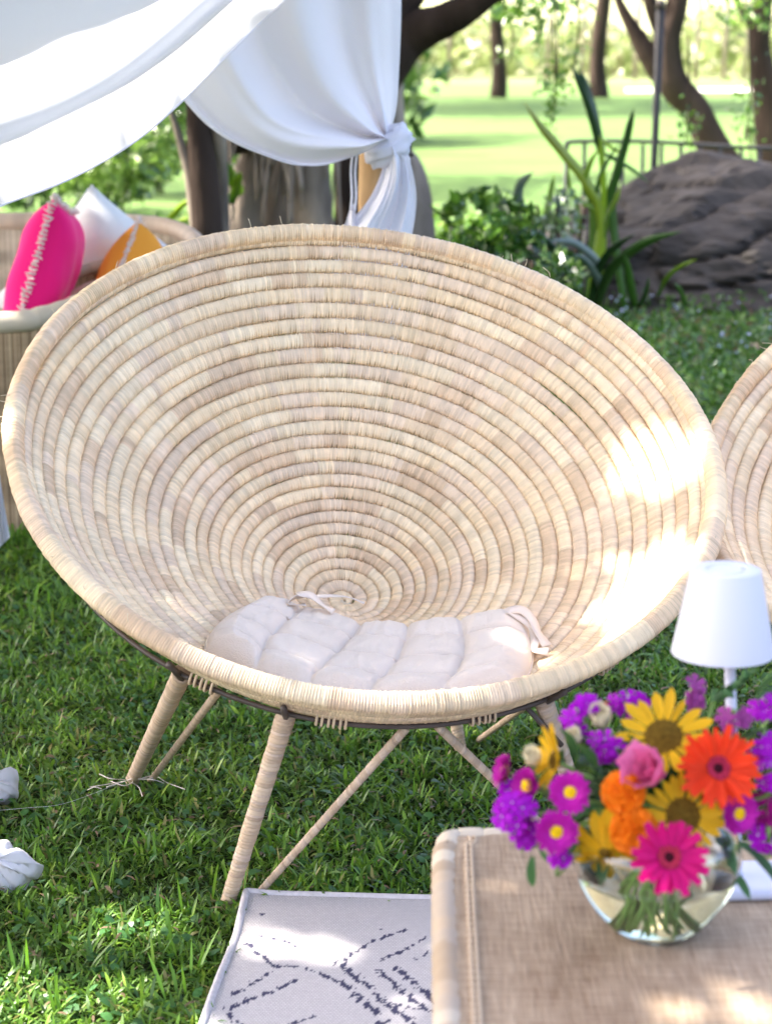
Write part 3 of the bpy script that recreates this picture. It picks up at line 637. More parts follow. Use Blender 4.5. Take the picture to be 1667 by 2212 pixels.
# ================================================================= COFFEE TABLE
TZ = .446
def tabl():
    root = empty('coffee_table', (.5, 1.9, 0), 'low coffee table covered in brown grasscloth with a rolled cane edge', 'table')
    o_ = np.array([.5, 1.9, 0])
    A = np.array([.072, 2.425]); Bc = np.array([1.25, 2.300]); Cc = np.array([1.22, 1.25]); D = np.array([.050, 1.25])
    # back-left corner is rounded
    path = [D, D + (A - D) * .5, A + np.array([-.002, -.10]), A + np.array([.004, -.035]), A + np.array([.03, .004]), A + (Bc - A) * .2, A + (Bc - A) * .6, Bc]
    P = spline([(p[0], p[1], TZ - .014) for p in path], 420) - o_
    # top sheet: follows the outline
    n, m = 30, 40; 
    V = []; UV = []
    for j in range(n + 1):
        for i in range(m + 1):
            a, b_ = i / m, j / n; l = D + (A - D) * b_; r_ = Cc + (Bc - Cc) * b_; p = l + (r_ - l) * a
            if b_ > .96 and a < .04: p = p + np.array([.012, -.012])
            z = TZ + .0015 * mnoise.noise(Vector((p[0] * 14, p[1] * 14, 0)))
            V.append((p[0] - o_[0], p[1] - o_[1], z)); UV.append((p[0], p[1]))
    mesh('table_top', V, grid_faces(n + 1, m + 1), M['grasscloth'], root, uv=UV)
    # rolled edge, wrapped in cane
    T, Af, Bf = frames(P); Ln = np.concatenate([[0], np.cumsum(np.linalg.norm(np.diff(P, axis=0), axis=1))])
    ph = (Ln / .032) % 1; rad = .0165 * (1 + .06 * np.sin(ph * math.pi) - .05 * (ph < .12)); seg = 14
    V, F = tube_vf(P, rad, seg); rg = np.random.default_rng(5); ids = (Ln / .032).astype(int); cc = np.array([(.50, .38, .27), (.42, .31, .21), (.60, .50, .38), (.47, .37, .28)])[rg.choice(4, ids.max() + 1)]
    # spiral: shift the colour bands round the roll
    cols_ = []
    for i in range(len(P)):
        for s_ in range(seg): cols_.append(cc[min(int(max(Ln[i] + .03 * s_ / seg, 0) / .032), ids.max())])
    cols_ += [cc[0], cc[-1]]
    mesh('rolled_edge', V, F, M['rolled'], root, colr=np.array(cols_))
    # two rows of twine stitched inside the edge
    for off in (.024, .030):
        Q = P + np.array([off, 0, .0155]); k = Ln < 1.16; Q = Q[k]; ln = Ln[k]
        Q = np.stack([np.interp(np.linspace(0, ln[-1], 1500), ln, Q[:, c]) for c in range(3)], -1); w = np.linspace(0, ln[-1], 1500) / .0075 * 2 * math.pi
        Q[:, 2] += .0010 * np.sin(w); Q[:, 0] += .0012 * np.cos(w) - .0006; tube('twine', Q, .0014 + .0006 * np.sin(w * .5), M['twine'], root, seg=5)
    # woven sides
    W_ = []; UVs = []
    pts = [D, A + np.array([0, -.03]), A + np.array([.02, 0]), Bc, Cc, D]
    for zz in (TZ - .02, .04):
        for p in pts: W_.append((p[0] - o_[0] + (.004 if p[0] < .5 else 0), p[1] - o_[1] - .004, zz)); UVs.append((p[1] * 1.0, zz))
    mesh('side_panel', W_, grid_faces(2, len(pts)), M['grasscloth'], root, smooth=False, uv=UVs)
    for p in (D, A, Bc, Cc): 
        c = np.array([p[0] * .93 + .06, p[1] * .93 + .12]); V, F = tube_vf([(c[0] - .5, c[1] - 1.9, .06), (c[0] - .5, c[1] - 1.9, 0)], .02, 10); mesh('leg', V, F, M['rolled'], root, colr=np.tile([.45, .34, .24], (len(V), 1)))
tabl()

# ================================================================= LAMP
def lathe(name, prof, mat_, parent, seg=48, smooth=True, loc=(0, 0, 0)):
    th = np.linspace(0, 2 * math.pi, seg, endpoint=False); P = np.array(prof, float)
    V = np.stack([P[:, :1] * np.cos(th) + loc[0], P[:, :1] * np.sin(th) + loc[1], P[:, 1:] + 0 * th + loc[2]], -1)
    return mesh(name, V.reshape(-1, 3), grid_faces(len(P), seg, cv=True), mat_, parent, smooth)
lb = gnd(1598, 1915, TZ)
lamp = empty('table_lamp', (lb[0], lb[1], TZ), 'white cordless table lamp with a cone shade behind the flowers', 'lamp')
V, F = box_vf((.004, 0, .0075), (.092, .092, .013), R(4)); bevel(mesh('base', V, F, M['lamp'], lamp, smooth=False), .006, 3)
tilt = np.array([-.030, 0, .372]); stemt = tilt * .80
tube('stem', [(-.004, 0, .013), (-.005, 0, .02), tuple(stemt)], [.0075, .0065, .0060], M['lamp'], lamp, seg=20)
sh = empty('x'); bpy.data.objects.remove(sh)
ax = tilt / np.linalg.norm(tilt); 
pr = [(.0555, .0), (.0568, .0008), (.0568, .002), (.0385, .093), (.0378, .0955), (.036, .0965), (.022, .0965), (.0215, .0945), (.0185, .0945), (.018, .0965), (.0, .0965)]
pr = pr + [(.0, .093), (.034, .092), (.0372, .09), (.0552, .0)]
o = lathe('lamp_shade', pr, M['lamp'], lamp, 64, loc=(tilt[0] * .985, 0, .372 - .0965)); o.rotation_euler = (0, 0, 0)
e_ = o.modifiers.new('es', 'EDGE_SPLIT'); e_.split_angle = R(40)

# ================================================================= VASE + FLOWERS
vb = gnd(1413, 2014, TZ); VX, VY = vb[0], vb[1]
glass = bpy.data.materials.new('clear glass'); glass.use_nodes = True; gb = glass.node_tree.nodes['Principled BSDF']
gb.inputs['Transmission Weight'].default_value = 1; gb.inputs['Roughness'].default_value = .0; gb.inputs['IOR'].default_value = 1.47; gb.inputs['Base Color'].default_value = (.97, 1, .98, 1)
wat = bpy.data.materials.new('vase water'); wat.use_nodes = True; wb = wat.node_tree.nodes['Principled BSDF']
wb.inputs['Transmission Weight'].default_value = 1; wb.inputs['Roughness'].default_value = 0; wb.inputs['IOR'].default_value = 1.33; wb.inputs['Base Color'].default_value = (.90, .97, .86, 1)
vase = empty('glass_vase', (VX, VY, TZ + .0006), 'round clear glass vase with water holding the flowers', 'vase'); vase.scale = (1.08, 1.08, 1.0)
op = [(0, 0), (.030, 0), (.036, .003), (.048, .012), (.063, .032), (.075, .055), (.082, .078), (.083, .095), (.079, .112), (.068, .125), (.058, .133), (.056, .138)]
ip = [(.054, .138), (.056, .132), (.066, .123), (.0765, .111), (.0803, .095), (.0793, .079), (.0725, .057), (.0605, .035), (.0455, .016), (.030, .010), (0, .009)]
def smooth_prof(p, n=40):
    p = [(a, b_, 0) for a, b_ in p]; q = spline(p, n); q[:, 0] = np.clip(q[:, 0], 0, None); return [tuple(x[:2]) for x in q]
lathe('glass_bowl', smooth_prof(op) + smooth_prof(ip), glass, vase, 64)
wp = [(0, .0086), (.0302, .0096)] + [(r_ + .0007, z_) for r_, z_ in smooth_prof(ip)[::-1] if .0115 < z_ < .074] + [(.0772, .0765), (0, .0765)]
lathe('water', wp, wat, vase, 64)

def petal_mesh(name, mat_, L_=1, w=.3, curl=.2, cup=.15, notch=0.0, seg=5, seed=0, tip=.35):
    rg = random.Random(seed); V = []; 
    for i in range(seg + 1):
        t = i / seg; wd = w * (math.sin(math.pi * min(t * .93 + .07, 1) ** .75) ** .8 if t < 1 else 0) * .5
        wd = w * .5 * np.interp(t, [0, .2, .55, .85, 1], [.35, .7, 1, .75, tip])
        x = L_ * t; z = curl * L_ * t * t
        for s in (-1, 0, 1):
            V.append((x - (notch * L_ if (i == seg and s == 0) else 0), s * wd, z + cup * L_ * (abs(s) - .5) * .5 * math.sin(math.pi * t) + rg.uniform(-.012, .012) * L_))
    me_o = mesh(name, V, grid_faces(seg + 1, 3), mat_)
    me = me_o.data; bpy.data.objects.remove(me_o); return me
def pm(name, c, tr=.3, c2=None): 
    return mat(name, c, .6, .2, trans=tr, objrand=.12, noise_scale=40, noise_amt=.15)
MP = dict(sun=pm('yellow petal', (.74, .42, .012)), red=pm('red orange petal', (.85, .055, .012)), mag=pm('magenta petal', (.62, .004, .16)), asterp=pm('purple pink petal', (.50, .015, .36)), stock=pm('violet floret', (.42, .008, .52)),
          lis=pm('pink petal', (.80, .20, .42)), cream=pm('cream petal', (.80, .72, .50)), orange=pm('orange petal', (.90, .25, .01)), crim=pm('crimson petal', (.55, .01, .06)), snap=pm('mauve petal', (.42, .08, .33)), dkmag=pm('dark magenta floret', (.30, .004, .15)),
          disc=mat('sunflower disc', (.16, .09, .012), .9, .1, noise_scale=300, noise_amt=.5, bump=.6, bump_scale=600), ydisc=mat('yellow aster disc', (.75, .48, .01), .9, .1, noise_scale=400, noise_amt=.3),
          ddisc=mat('dark gerbera disc', (.05, .006, .012), .9, .1, noise_scale=300), rdisc=mat('gerbera inner frill', (.35, .02, .05), .8, .1, noise_scale=300, noise_amt=.4), eye=mat('pale floret eye', (.7, .6, .65), .8, .1),
          leafg=mat('bouquet leaf', (.06, .15, .045), .5, .4, trans=.25, objrand=.35))
PMESH = dict(sun=petal_mesh('petal', MP['sun'], 1, .36, .10, .2, 0, tip=.12), red=petal_mesh('petal', MP['red'], 1, .24, .05, .12, .03, tip=.55), mag=petal_mesh('petal', MP['mag'], 1, .30, .05, .12, .04, tip=.6),
             lis=petal_mesh('petal', MP['lis'], 1, 1.0, .5, .5, 0, tip=.8), cream=petal_mesh('petal', MP['cream'], 1, .95, .8, .7, 0, tip=.5))
def disc_mesh(name, mat_, r, h, seg=20, bumpy=0.0, seed=0):
    rg = random.Random(seed); V = [(0, 0, h)]; rings = 5
    for i in range(1, rings + 1):
        for j in range(seg):
            a = 2 * math.pi * (j + .5 * (i % 2)) / seg; t = i / rings; V.append((r * t * math.cos(a), r * t * math.sin(a), h * (1 - t * t) * (1 + bumpy * rg.uniform(-1, 1)) - .1 * h * t))
    F = [(0, 1 + j, 1 + (j + 1) % seg) for j in range(seg)]
    for i in range(rings - 1):
        for j in range(seg): a = 1 + i * seg; F.append((a + j, a + seg + j, a + seg + (j + 1) % seg, a + (j + 1) % seg))
    o = mesh(name, V, F, mat_); me = o.data; bpy.data.objects.remove(o); return me
def strap_verts(n, rin, rout, w, z0, z1, jit, rg, ragged=.15):
    """many thin petals joined as one part"""
    V, F = [], []
    for k in range(n):
        a = 2 * math.pi * k / n + rg.uniform(-.06, .06); ro = rout * (1 + rg.uniform(-ragged, ragged * .4)); c, s = math.cos(a), math.sin(a); zz = z1 + rg.uniform(-jit, jit); b0 = len(V)
        for t, ww in ((0, .5), (.55, 1), (.9, .8), (1, .25)):
            r_ = rin + (ro - rin) * t; z = z0 + (zz - z0) * t
            for sg in (-1, 1): V.append((r_ * c - sg * w * ww / 2 * s, r_ * s + sg * w * ww / 2 * c, z))
        for t in range(3): F.append((b0 + 2 * t, b0 + 2 * t + 2, b0 + 2 * t + 3, b0 + 2 * t + 1))
    return V, F
VMOUTH = np.array([VX, VY, TZ + .13]); VBOT = np.array([VX, VY, TZ + .02])
def facing(d):
    if tuple(d) == (0, 0, 1): return Matrix.Identity(3).to_quaternion()
    return Vector(d).to_track_quat('Z', 'Y')
def flower_root(name, u, v, Yd, d, label, cat='flower', group='flowers of the bouquet in the glass vase', stem=True, twist=0.0):
    p = at(u, v, Yd); q = facing(d); o = empty(name, tuple(p), label, cat, group); o.rotation_mode = 'QUATERNION'; o.rotation_quaternion = q
    if stem:
        Mi = (Matrix.Translation(Vector(p)) @ q.to_matrix().to_4x4()).inverted(); dn = np.array(Vector(d).normalized())
        a = random.uniform(0, 6.28); mo = VMOUTH + np.array([math.cos(a), math.sin(a), 0]) * .03; a += random.uniform(-.7, .7); bo = VBOT + np.array([-math.cos(a) * .034, -math.sin(a) * .034, random.uniform(-.004, .012)])
        mo = mo + (p - VMOUTH) * np.array([.22, .22, 0])
        r_ = np.hypot(*(mo - VMOUTH)[:2]); 
        if r_ > .045: mo[:2] = VMOUTH[:2] + (mo - VMOUTH)[:2] * .045 / r_
        q1 = p - dn * .014 + np.array([0, .004, -.006]); hi = max(mo[2] + .012, min(q1[2], mo[2] + .05)); q2 = q1 * .45 + mo * .55 + np.array([0, .006, 0]); q2[2] = max((q1[2] + mo[2]) / 2, mo[2] + .006)
        P = spline([p - dn * .003, q1, q2, mo, (mo + bo) / 2, bo], 26)
        P = np.array([Mi @ Vector(x) for x in P]); tube('stem', P, random.uniform(.0014, .0024), M['stem'], o, seg=7)
    return o
def put(me, name, parent, loc=(0, 0, 0), rot=(0, 0, 0), sc=1.0):
    o = link(name, me, parent); o.location = loc; o.rotation_euler = rot; o.scale = (sc,) * 3 if np.isscalar(sc) else sc; return o
def daisy(name, u, v, Y, d, Rm, pk, npet, rin, label, disc, dm, inner=None, droop=.0, layers=1):
    o = flower_root(name, u, v, Y, d, label)
    for l in range(layers):
        for k in range(npet):
            a = 2 * math.pi * (k + .5 * l) / npet + random.uniform(-.07, .07); L_ = (Rm - rin) * random.uniform(.82, 1.06) * (1 - .12 * l)
            e = o.children; p = put(PMESH[pk], 'petal', o, (rin * math.cos(a), rin * math.sin(a), .001 * l), (0, 0, 0), (L_, L_ * random.uniform(.85, 1.15), L_))
            p.rotation_euler = (random.uniform(-.25, .25), -random.uniform(-.05, .30) + droop - .12 * l, a)
    put(dm, 'disc', o, (0, 0, -.001), sc=1)
    if inner:
        V, F = strap_verts(46, rin * .6, rin * 1.45, .0022, .003, .005, .001, random); mesh('frill', V, F, MP[inner], o)
    return o
toc = np.array([0, -1, .38])
Yb = VY
# sunflowers
sd = disc_mesh('disc', MP['disc'], .0235, .008, 24, .25); sd2 = disc_mesh('disc', MP['disc'], .021, .008, 24, .25)
daisy('sunflower', 1432, 1590, Yb + .005, (-.15, -.62, .75), .053, 'sun', 17, .019, 'yellow sunflower at the top of the bouquet, left of the red gerbera', None, sd)
daisy('sunflower', 1474, 1762, Yb - .055, (.12, -.9, .42), .046, 'sun', 21, .018, 'yellow sunflower in the middle of the bouquet above the magenta gerbera', None, sd2)
daisy('sunflower', 1305, 1842, Yb - .06, (-.18, -.80, -.30), .052, 'sun', 13, .006, 'drooping yellow sunflower hanging over the rim of the vase', None, disc_mesh('disc', MP['disc'], .008, .006, 16, .2), droop=.55)
daisy('sunflower', 1196, 1642, Yb + .0, (-.92, -.30, .25), .040, 'sun', 14, .010, 'yellow sunflower seen edge on at the left of the bouquet', None, disc_mesh('disc', MP['disc'], .012, .006, 16, .2), droop=-.25)
dd = disc_mesh('disc', MP['ddisc'], .010, .005, 18, .3)
daisy('gerbera', 1549, 1660, Yb - .045, (.10, -.86, .40), .0460, 'red', 24, .009, 'large red orange gerbera with a dark centre', None, dd, 'rdisc', layers=2)
daisy('gerbera', 1443, 1852, Yb - .105, (.12, -.74, .42), .0430, 'mag', 15, .009, 'magenta gerbera with ragged petals over the front of the vase', None, dd, 'rdisc', layers=2)
# asters
ad = disc_mesh('disc', MP['ydisc'], .0088, .004, 16, .3)
def aster(u, v, Y, d, r_, label, k='asterp'):
    o = flower_root('aster', u, v, Y, d, label); rg = random.Random(int(u))
    V1, F1 = strap_verts(36, .006, r_, .0048, .001, .006, .002, rg); V2, F2 = strap_verts(30, .006, r_ * .86, .0045, .003, .010, .002, rg); V3, F3 = strap_verts(26, .005, r_ * .66, .004, .004, .012, .002, rg)
    V = V1 + V2 + V3; F = F1 + [tuple(i + len(V1) for i in f) for f in F2] + [tuple(i + len(V1) + len(V2) for i in f) for f in F3]
    mesh('petals', V, F, MP[k], o); put(ad, 'disc', o, (0, 0, .004)); return o
aster(1231, 1712, Yb - .05, (-.15, -.9, .35), .0225, 'purple pink aster with yellow centre, upper of the two front facing ones at the left')
aster(1200, 1796, Yb - .065, (.05, -.95, .25), .0235, 'purple pink aster with yellow centre, lowest on the left side of the bouquet')
aster(1591, 1757, Yb - .055, (.35, -.9, .2), .0225, 'purple aster with yellow centre below the red gerbera')
aster(1142, 1697, Yb - .01, (-.75, -.6, .2), .0200, 'pink aster turned half away beside the white rosebud')
aster(1097, 1668, Yb + .01, (-.95, -.2, .25), .0205, 'pink aster seen edge on, farthest left in the bouquet')
# marigolds
def pompon(u, v, Y, d, r_, label, key='orange', name='marigold'):
    o = flower_root(name, u, v, Y, d, label); rg = random.Random(int(v)); V, F = [], []
    for k in range(190):
        z = 1 - (k + .5) / 190 * 1.45; a = k * 2.39996; s = math.sqrt(max(0, 1 - z * z)); n_ = np.array([s * math.cos(a), s * math.sin(a), z]); t_ = np.cross(n_, [rg.uniform(-1, 1), rg.uniform(-1, 1), .3]); t_ /= np.linalg.norm(t_); b2_ = np.cross(n_, t_)
        c = n_ * r_ * .80; w = r_ * .24; h = r_ * .26; b0 = len(V)
        for (i, j, kk) in ((-1, -.3, 0), (1, -.3, 0), (1.3, .6, 1), (0, .9, 1.15), (-1.3, .6, 1)): V.append(tuple(c + t_ * w * i * .6 + b2_ * w * j * .5 + n_ * h * kk * rg.uniform(.8, 1.1)))
        F.append(tuple(range(b0, b0 + 5)))
    mesh('petals', V, F, MP[key], o, smooth=False); V, F = tube_vf([(0, 0, -r_ * .9), (0, 0, -r_ * .5), (0, 0, r_ * .3)], [r_ * .25, r_ * .6, r_ * .7], 12); mesh('calyx', V, F, MP[key], o); return o
pompon(1345, 1712, Yb - .065, (-.2, -.8, .5), .0215, 'round orange marigold, upper of the two in the middle')
pompon(1368, 1795, Yb - .075, (-.1, -.9, .3), .0235, 'round orange marigold, lower of the two beside the sunflower')
# lisianthus
def cupflower(name, u, v, Y, d, r_, key, label, npet=7):
    o = flower_root(name, u, v, Y, d, label)
    for l in range(2):
        for k in range(npet - 2 * l):
            a = 2 * math.pi * k / (npet - 2 * l) + l * .5; s = r_ * (1 - .3 * l) * random.uniform(.9, 1.1); put(PMESH[key], 'petal', o, (0, 0, 0), (random.uniform(-.15, .15), -.55 - .35 * l, a), s)
    return o
cupflower('lisianthus', 1415, 1672, Yb - .06, (-.55, -.6, .45), .036, 'lis', 'pale pink ruffled lisianthus between the marigold and the red gerbera')
for (u, v, Y, r_, lb_) in ((1300, 1558, Yb + .04, .021, 'cream rosebud at the top left of the bouquet among violet stocks'), (1241, 1598, Yb + .02, .017, 'cream rosebud beside the yellow sunflower seen edge on'), (1154, 1642, Yb + .0, .018, 'cream rosebud at the left above the pink aster')):
    cupflower('rosebud', u, v + 8, Y, (-.2, -.5, .8), r_, 'cream', lb_, 6)
# violet stocks: round florets on a spike
def floret_mesh(mat_):
    V, F = [(0, 0, 0)], []
    for k in range(5):
        a = 2 * math.pi * k / 5; b0 = len(V)
        for (r_, da, z) in ((.55, -.45, .1), (1, -.42, .28), (1.08, 0, .2), (1, .42, .3), (.55, .45, .1)): V.append((r_ * math.cos(a + da), r_ * math.sin(a + da), z))
        F.append((0, b0, b0 + 1, b0 + 2)); F.append((0, b0 + 2, b0 + 3, b0 + 4))
    o = mesh('floret', V, F, mat_); me = o.data; bpy.data.objects.remove(o); return me
FM = {k: floret_mesh(MP[k]) for k in ('stock', 'dkmag', 'snap', 'crim')}
eyem = disc_mesh('eye', MP['eye'], .0015, .0015, 8)
def stock(u, v, Y, ru, rv, n, label, key='stock', name='stock_flower'):
    o = flower_root(name, u, v, Y, (0, 0, 1), label); rg = random.Random(int(u * 3 + v)); o.rotation_quaternion = (1, 0, 0, 0)
    for c in list(o.children): 
        q = facing((0, 0, 1)); 
    for k in range(n):
        while True:
            a = np.array([rg.uniform(-1, 1), rg.uniform(-1, .3), rg.uniform(-1, 1)])
            if .35 < np.linalg.norm(a) < 1: break
        p = a * np.array([ru, min(ru, rv) * .8, rv]) * 1.0; d_ = a / np.linalg.norm(a) + np.array([0, -.7, .25]); f = put(FM[key], 'floret', o, tuple(p), (0, 0, 0), rg.uniform(.0085, .0115))
        f.rotation_euler = facing(d_).to_euler()
        if key == 'stock': put(eyem, 'eye', f, (0, 0, .12), sc=70.)
    V, F = tube_vf([(0, .008, -rv), (0, .006, rv * .9)], .003, 6); mesh('spike', V, F, M['stem'], o); return o
PX = .00050
for (u, v, dY, ru, rv, n, key, lb_) in [(1112, 1765, -.04, 38, 45, 20, 'stock', 'violet stock flower cluster low at the left end of the bouquet'), (1318, 1612, .01, 38, 36, 14, 'stock', 'violet stock cluster between the cream rosebuds and the top sunflower'),
        (1245, 1560, .035, 26, 30, 9, 'stock', 'violet stock cluster at the upper left edge of the bouquet'), (1358, 1522, .05, 34, 22, 10, 'stock', 'violet stock cluster at the very top of the bouquet'), (1268, 1528, .045, 26, 18, 7, 'stock', 'violet stock florets just left of the crimson bloom'),
        (1652, 1530, .0, 28, 22, 8, 'stock', 'violet stock cluster high at the right edge'), (1650, 1608, -.01, 30, 30, 10, 'stock', 'violet stock cluster right of the red gerbera'), (1662, 1680, -.03, 30, 34, 11, 'stock', 'violet stock cluster at the right edge beside the red petals'),
        (1655, 1752, -.02, 36, 34, 12, 'dkmag', 'dark magenta stock cluster right of the purple aster'), (1660, 1812, -.04, 30, 26, 9, 'stock', 'violet stock cluster lowest at the right edge'), (1585, 1556, .03, 30, 22, 9, 'snap', 'mauve stock florets in front of the lamp stem'),
        (1210, 1852, -.06, 16, 9, 4, 'stock', 'single violet florets hanging lowest left above the table'), (1296, 1534, .06, 16, 12, 5, 'crim', 'crimson bloom mostly hidden at the top of the bouquet'), (1135, 1800, -.03, 30, 22, 9, 'stock', 'violet stock florets under the left asters'), (1095, 1720, .0, 16, 28, 6, 'asterp' if False else 'stock', 'violet stock florets at the far left tip')]:
    stock(u, v, Yb + dY, ru * PX, rv * PX, n, lb_, key)
stock(1495, 1508, Yb + .06, 13 * PX, 36 * PX, 12, 'mauve snapdragon spike rising above the bouquet', 'snap', 'snapdragon')
# green bud spray
o = flower_root('bud_spray', 1560, 1500, Yb + .05, (.5, -.2, .5), 'pale green spray of closed buds crossing the lamp stem', 'flower')
for k in range(11):
    t = k / 10; b_ = put(disc_mesh('bud', MP['leafg'], .006, .012, 8), 'bud', o, (.0, .0, -.012 + .055 * t), (random.uniform(-1, 1), random.uniform(-1, 1), 0), 1.1 - .5 * t)
# leaves of the bouquet
lm = petal_mesh('leaf_blade', MP['leafg'], 1, .34, -.25, .3, 0, tip=.05)
for (u, v, dY, d, s, lb_) in [(1150, 1850, -.05, (-.1, -.2, -1), .034, 'green leaf hanging lowest left of the bouquet'), (1285, 1660, -.01, (-.3, -.4, .8), .05, 'broad green leaf between the aster and the marigold'), (1240, 1640, .0, (-.2, -.2, 1), .045, 'green leaf above the upper aster'),
      (1300, 1740, -.03, (-.5, -.5, .1), .045, 'dark green leaf left of the marigolds'), (1270, 1790, -.03, (-.5, -.6, -.2), .05, 'dark green leaf right of the lowest aster'), (1310, 1830, -.03, (-.2, -.6, -.6), .04, 'green leaf over the vase rim under the marigolds'), (1390, 1640, .03, (-.9, .1, .2), .035, 'green leaf behind the pink lisianthus'),
      (1350, 1650, -.02, (-.2, -.5, .7), .045, 'green leaf above the upper marigold'), (1540, 1800, -.03, (.3, -.5, -.3), .05, 'green leaf right of the magenta gerbera'), (1610, 1830, -.02, (.6, -.4, -.4), .05, 'green leaf under the right aster'), (1630, 1500, .02, (.5, -.2, .9), .05, 'grey green leaf at the top right of the bouquet'), (1600, 1600, .0, (.4, -.4, .6), .04, 'green leaf between gerbera and right stocks'), (1180, 1750, -.01, (-.7, -.3, .1), .05, 'green leaf behind the left asters'), (1560, 1870, .0, (.5, -.5, -.3), .045, 'green leaf touching the right shoulder of the vase')]:
    p = at(u, v, Yb + dY); r0 = empty('bouquet_leaf', tuple(p), lb_, 'leaf', 'leaves of the bouquet'); r0.rotation_mode = 'QUATERNION'; r0.rotation_quaternion = Vector(d).to_track_quat('X', 'Z')
    put(lm, 'leaf_blade', r0, sc=s); c = put(lm, 'leaf_blade', r0, (-.01, .004, -.004), (.5, .2, .7), s * .8)
# dense dark greenery that fills the middle of the bouquet
n = 420; a = rng.normal(0, 1, (n, 3)); a /= np.linalg.norm(a, axis=1)[:, None]; cc_ = at(1385, 1715, Yb + .03); P = cc_ + a * rng.uniform(.2, 1, (n, 1)) * np.array([.105, .055, .085])
leaf_cloud('bouquet_greenery', P, rng.uniform(.02, .04, n), leaf_cols(n, ((.03, .075, .02), (.05, .12, .03), (.07, .14, .06))), label='small dark green leaves filling the heart of the bouquet', cat=None)

# ================================================================= WHITE DRAPES and the tent post
def sheet(name, guides, n, m, matl, parent=None, fold=None, thick=.0012, label=None, cat=None, samp=None):
    """guides: list of 3D curves, each resampled; blended across"""
    G = np.array([spline(g_, n) for g_ in guides]); out = np.empty((n, m, 3))
    for i in range(n): out[i] = spline(G[:, i], m)
    if fold is not None:
        S_, T_ = np.meshgrid(np.linspace(0, 1, m), np.linspace(0, 1, n)); out[..., 1] += fold(S_, T_)
        if samp is not None: out[..., 2] += samp(S_, T_)
    o = mesh(name, out.reshape(-1, 3), grid_faces(n, m), matl, parent); prop(o, label, cat); return o, out
# front drape: hangs from the tent beam and sweeps down to the left
lowE = [(-420, 600), (-160, 520), (0, 446), (110, 405), (200, 362), (300, 300), (400, 213), (500, 110), (560, 52), (615, 0), (720, -110), (860, -300)]
Yl = [4.0, 4.1, 4.2, 4.25, 4.3, 4.35, 4.4, 4.45, 4.5, 4.5, 4.55, 4.6]
low = [at(u, v, y) for (u, v), y in zip(lowE, Yl)]
def lift(f, dy): # guide between hem and beam
    out = []
    for k, (p, (u, v)) in enumerate(zip(low, lowE)):
        top = np.array([p[0] * .55 - 1.05 + .10 * k, 4.15 + dy, 2.75]); out.append(p * (1 - f) + top * f)
    return out
gd = [low] + [lift(f, 0) for f in (.06, .14, .25, .4, .6, .8, 1.0)]
def f1(s, t): # s from hem (0) to beam (1), t along the hem
    return .020 * np.sin(9 * s + 3.5 * t + .6) * np.clip(s * 6, 0, 1) + .016 * np.sin(18 * s - 5 * t) * np.clip(s * 4, 0, 1) + .008 * np.sin(38 * s + 4 * t + 2 * np.sin(7 * t)) * np.clip(s * 3, 0, 1) - .04 * np.sin(math.pi * np.clip(s * 2, 0, 1)) - .035 * np.exp(-((s - .13 - .03 * np.sin(4 * t)) / .03) ** 2) - .03 * np.exp(-((s - .33 + .10 * t) / .05) ** 2) + .006 * np.sin(60 * s + 11 * t) * np.clip(s * 2, 0, 1)
dr1 = empty('front_drape', (0, 0, 0), 'white sheer drape sweeping across the top left corner in front', 'drape', 'white drapes of the garden tent')
o, DS = sheet('drape_cloth', gd, 90, 120, M['drape'], dr1, f1)
hem = DS[:, 0]; V, F = tube_vf(hem, .0022, 6); mesh('hem', V, F, M['linen'], dr1)
# tied drape
YD = 5.35
kn = (838, 300)
rightE = [(866, -760), (868, -300), (867, 0), (862, 150), (855, 240), kn]
G2 = [ [at(*p, YD) for p in rightE],
       [at(u, v, YD - .06) for u, v in [(800, -760), (800, -300), (806, 0), (812, 130), (826, 235), kn]],
       [at(u, v, YD - .02) for u, v in [(700, -760), (705, -300), (730, 0), (762, 150), (806, 248), kn]],
       [at(u, v, YD - .10) for u, v in [(590, -760), (600, -300), (640, 0), (706, 178), (788, 268), kn]],
       [at(u, v, YD - .04) for u, v in [(480, -760), (490, -300), (540, 0), (640, 208), (764, 285), kn]],
       [at(u, v, YD - .12) for u, v in [(360, -760), (370, -300), (440, 0), (575, 250), (752, 305), kn]],
       [at(u, v, YD - .06) for u, v in [(240, -760), (250, -300), (330, 20), (470, 250), (640, 343), (760, 335), kn]],
       [at(u, v, YD - .05) for u, v in [(200, -760), (215, -300), (290, 20), (440, 250), (600, 338), (700, 350), (780, 325), kn]]]
def f2(s, t): return (.020 * np.sin(s * 9 + 2 * t + 1.5 * np.sin(3 * s)) + .008 * np.sin(s * 31 - 3 * t + 3 * np.sin(4 * t + 5 * s)) + .003 * np.sin(s * 74 + 6 * t + 2 * np.sin(9 * s))) * (.25 + .75 * t) * np.clip((1 - t) * 9, 0, 1) - .12 * np.sin(math.pi * t) * s
dr2 = empty('tied_drape', (0, 0, 0), 'white drape gathered and knotted round the wooden tent post', 'drape', 'white drapes of the garden tent')
sheet('drape_cloth', G2, 90, 110, M['linen'], dr2, f2)
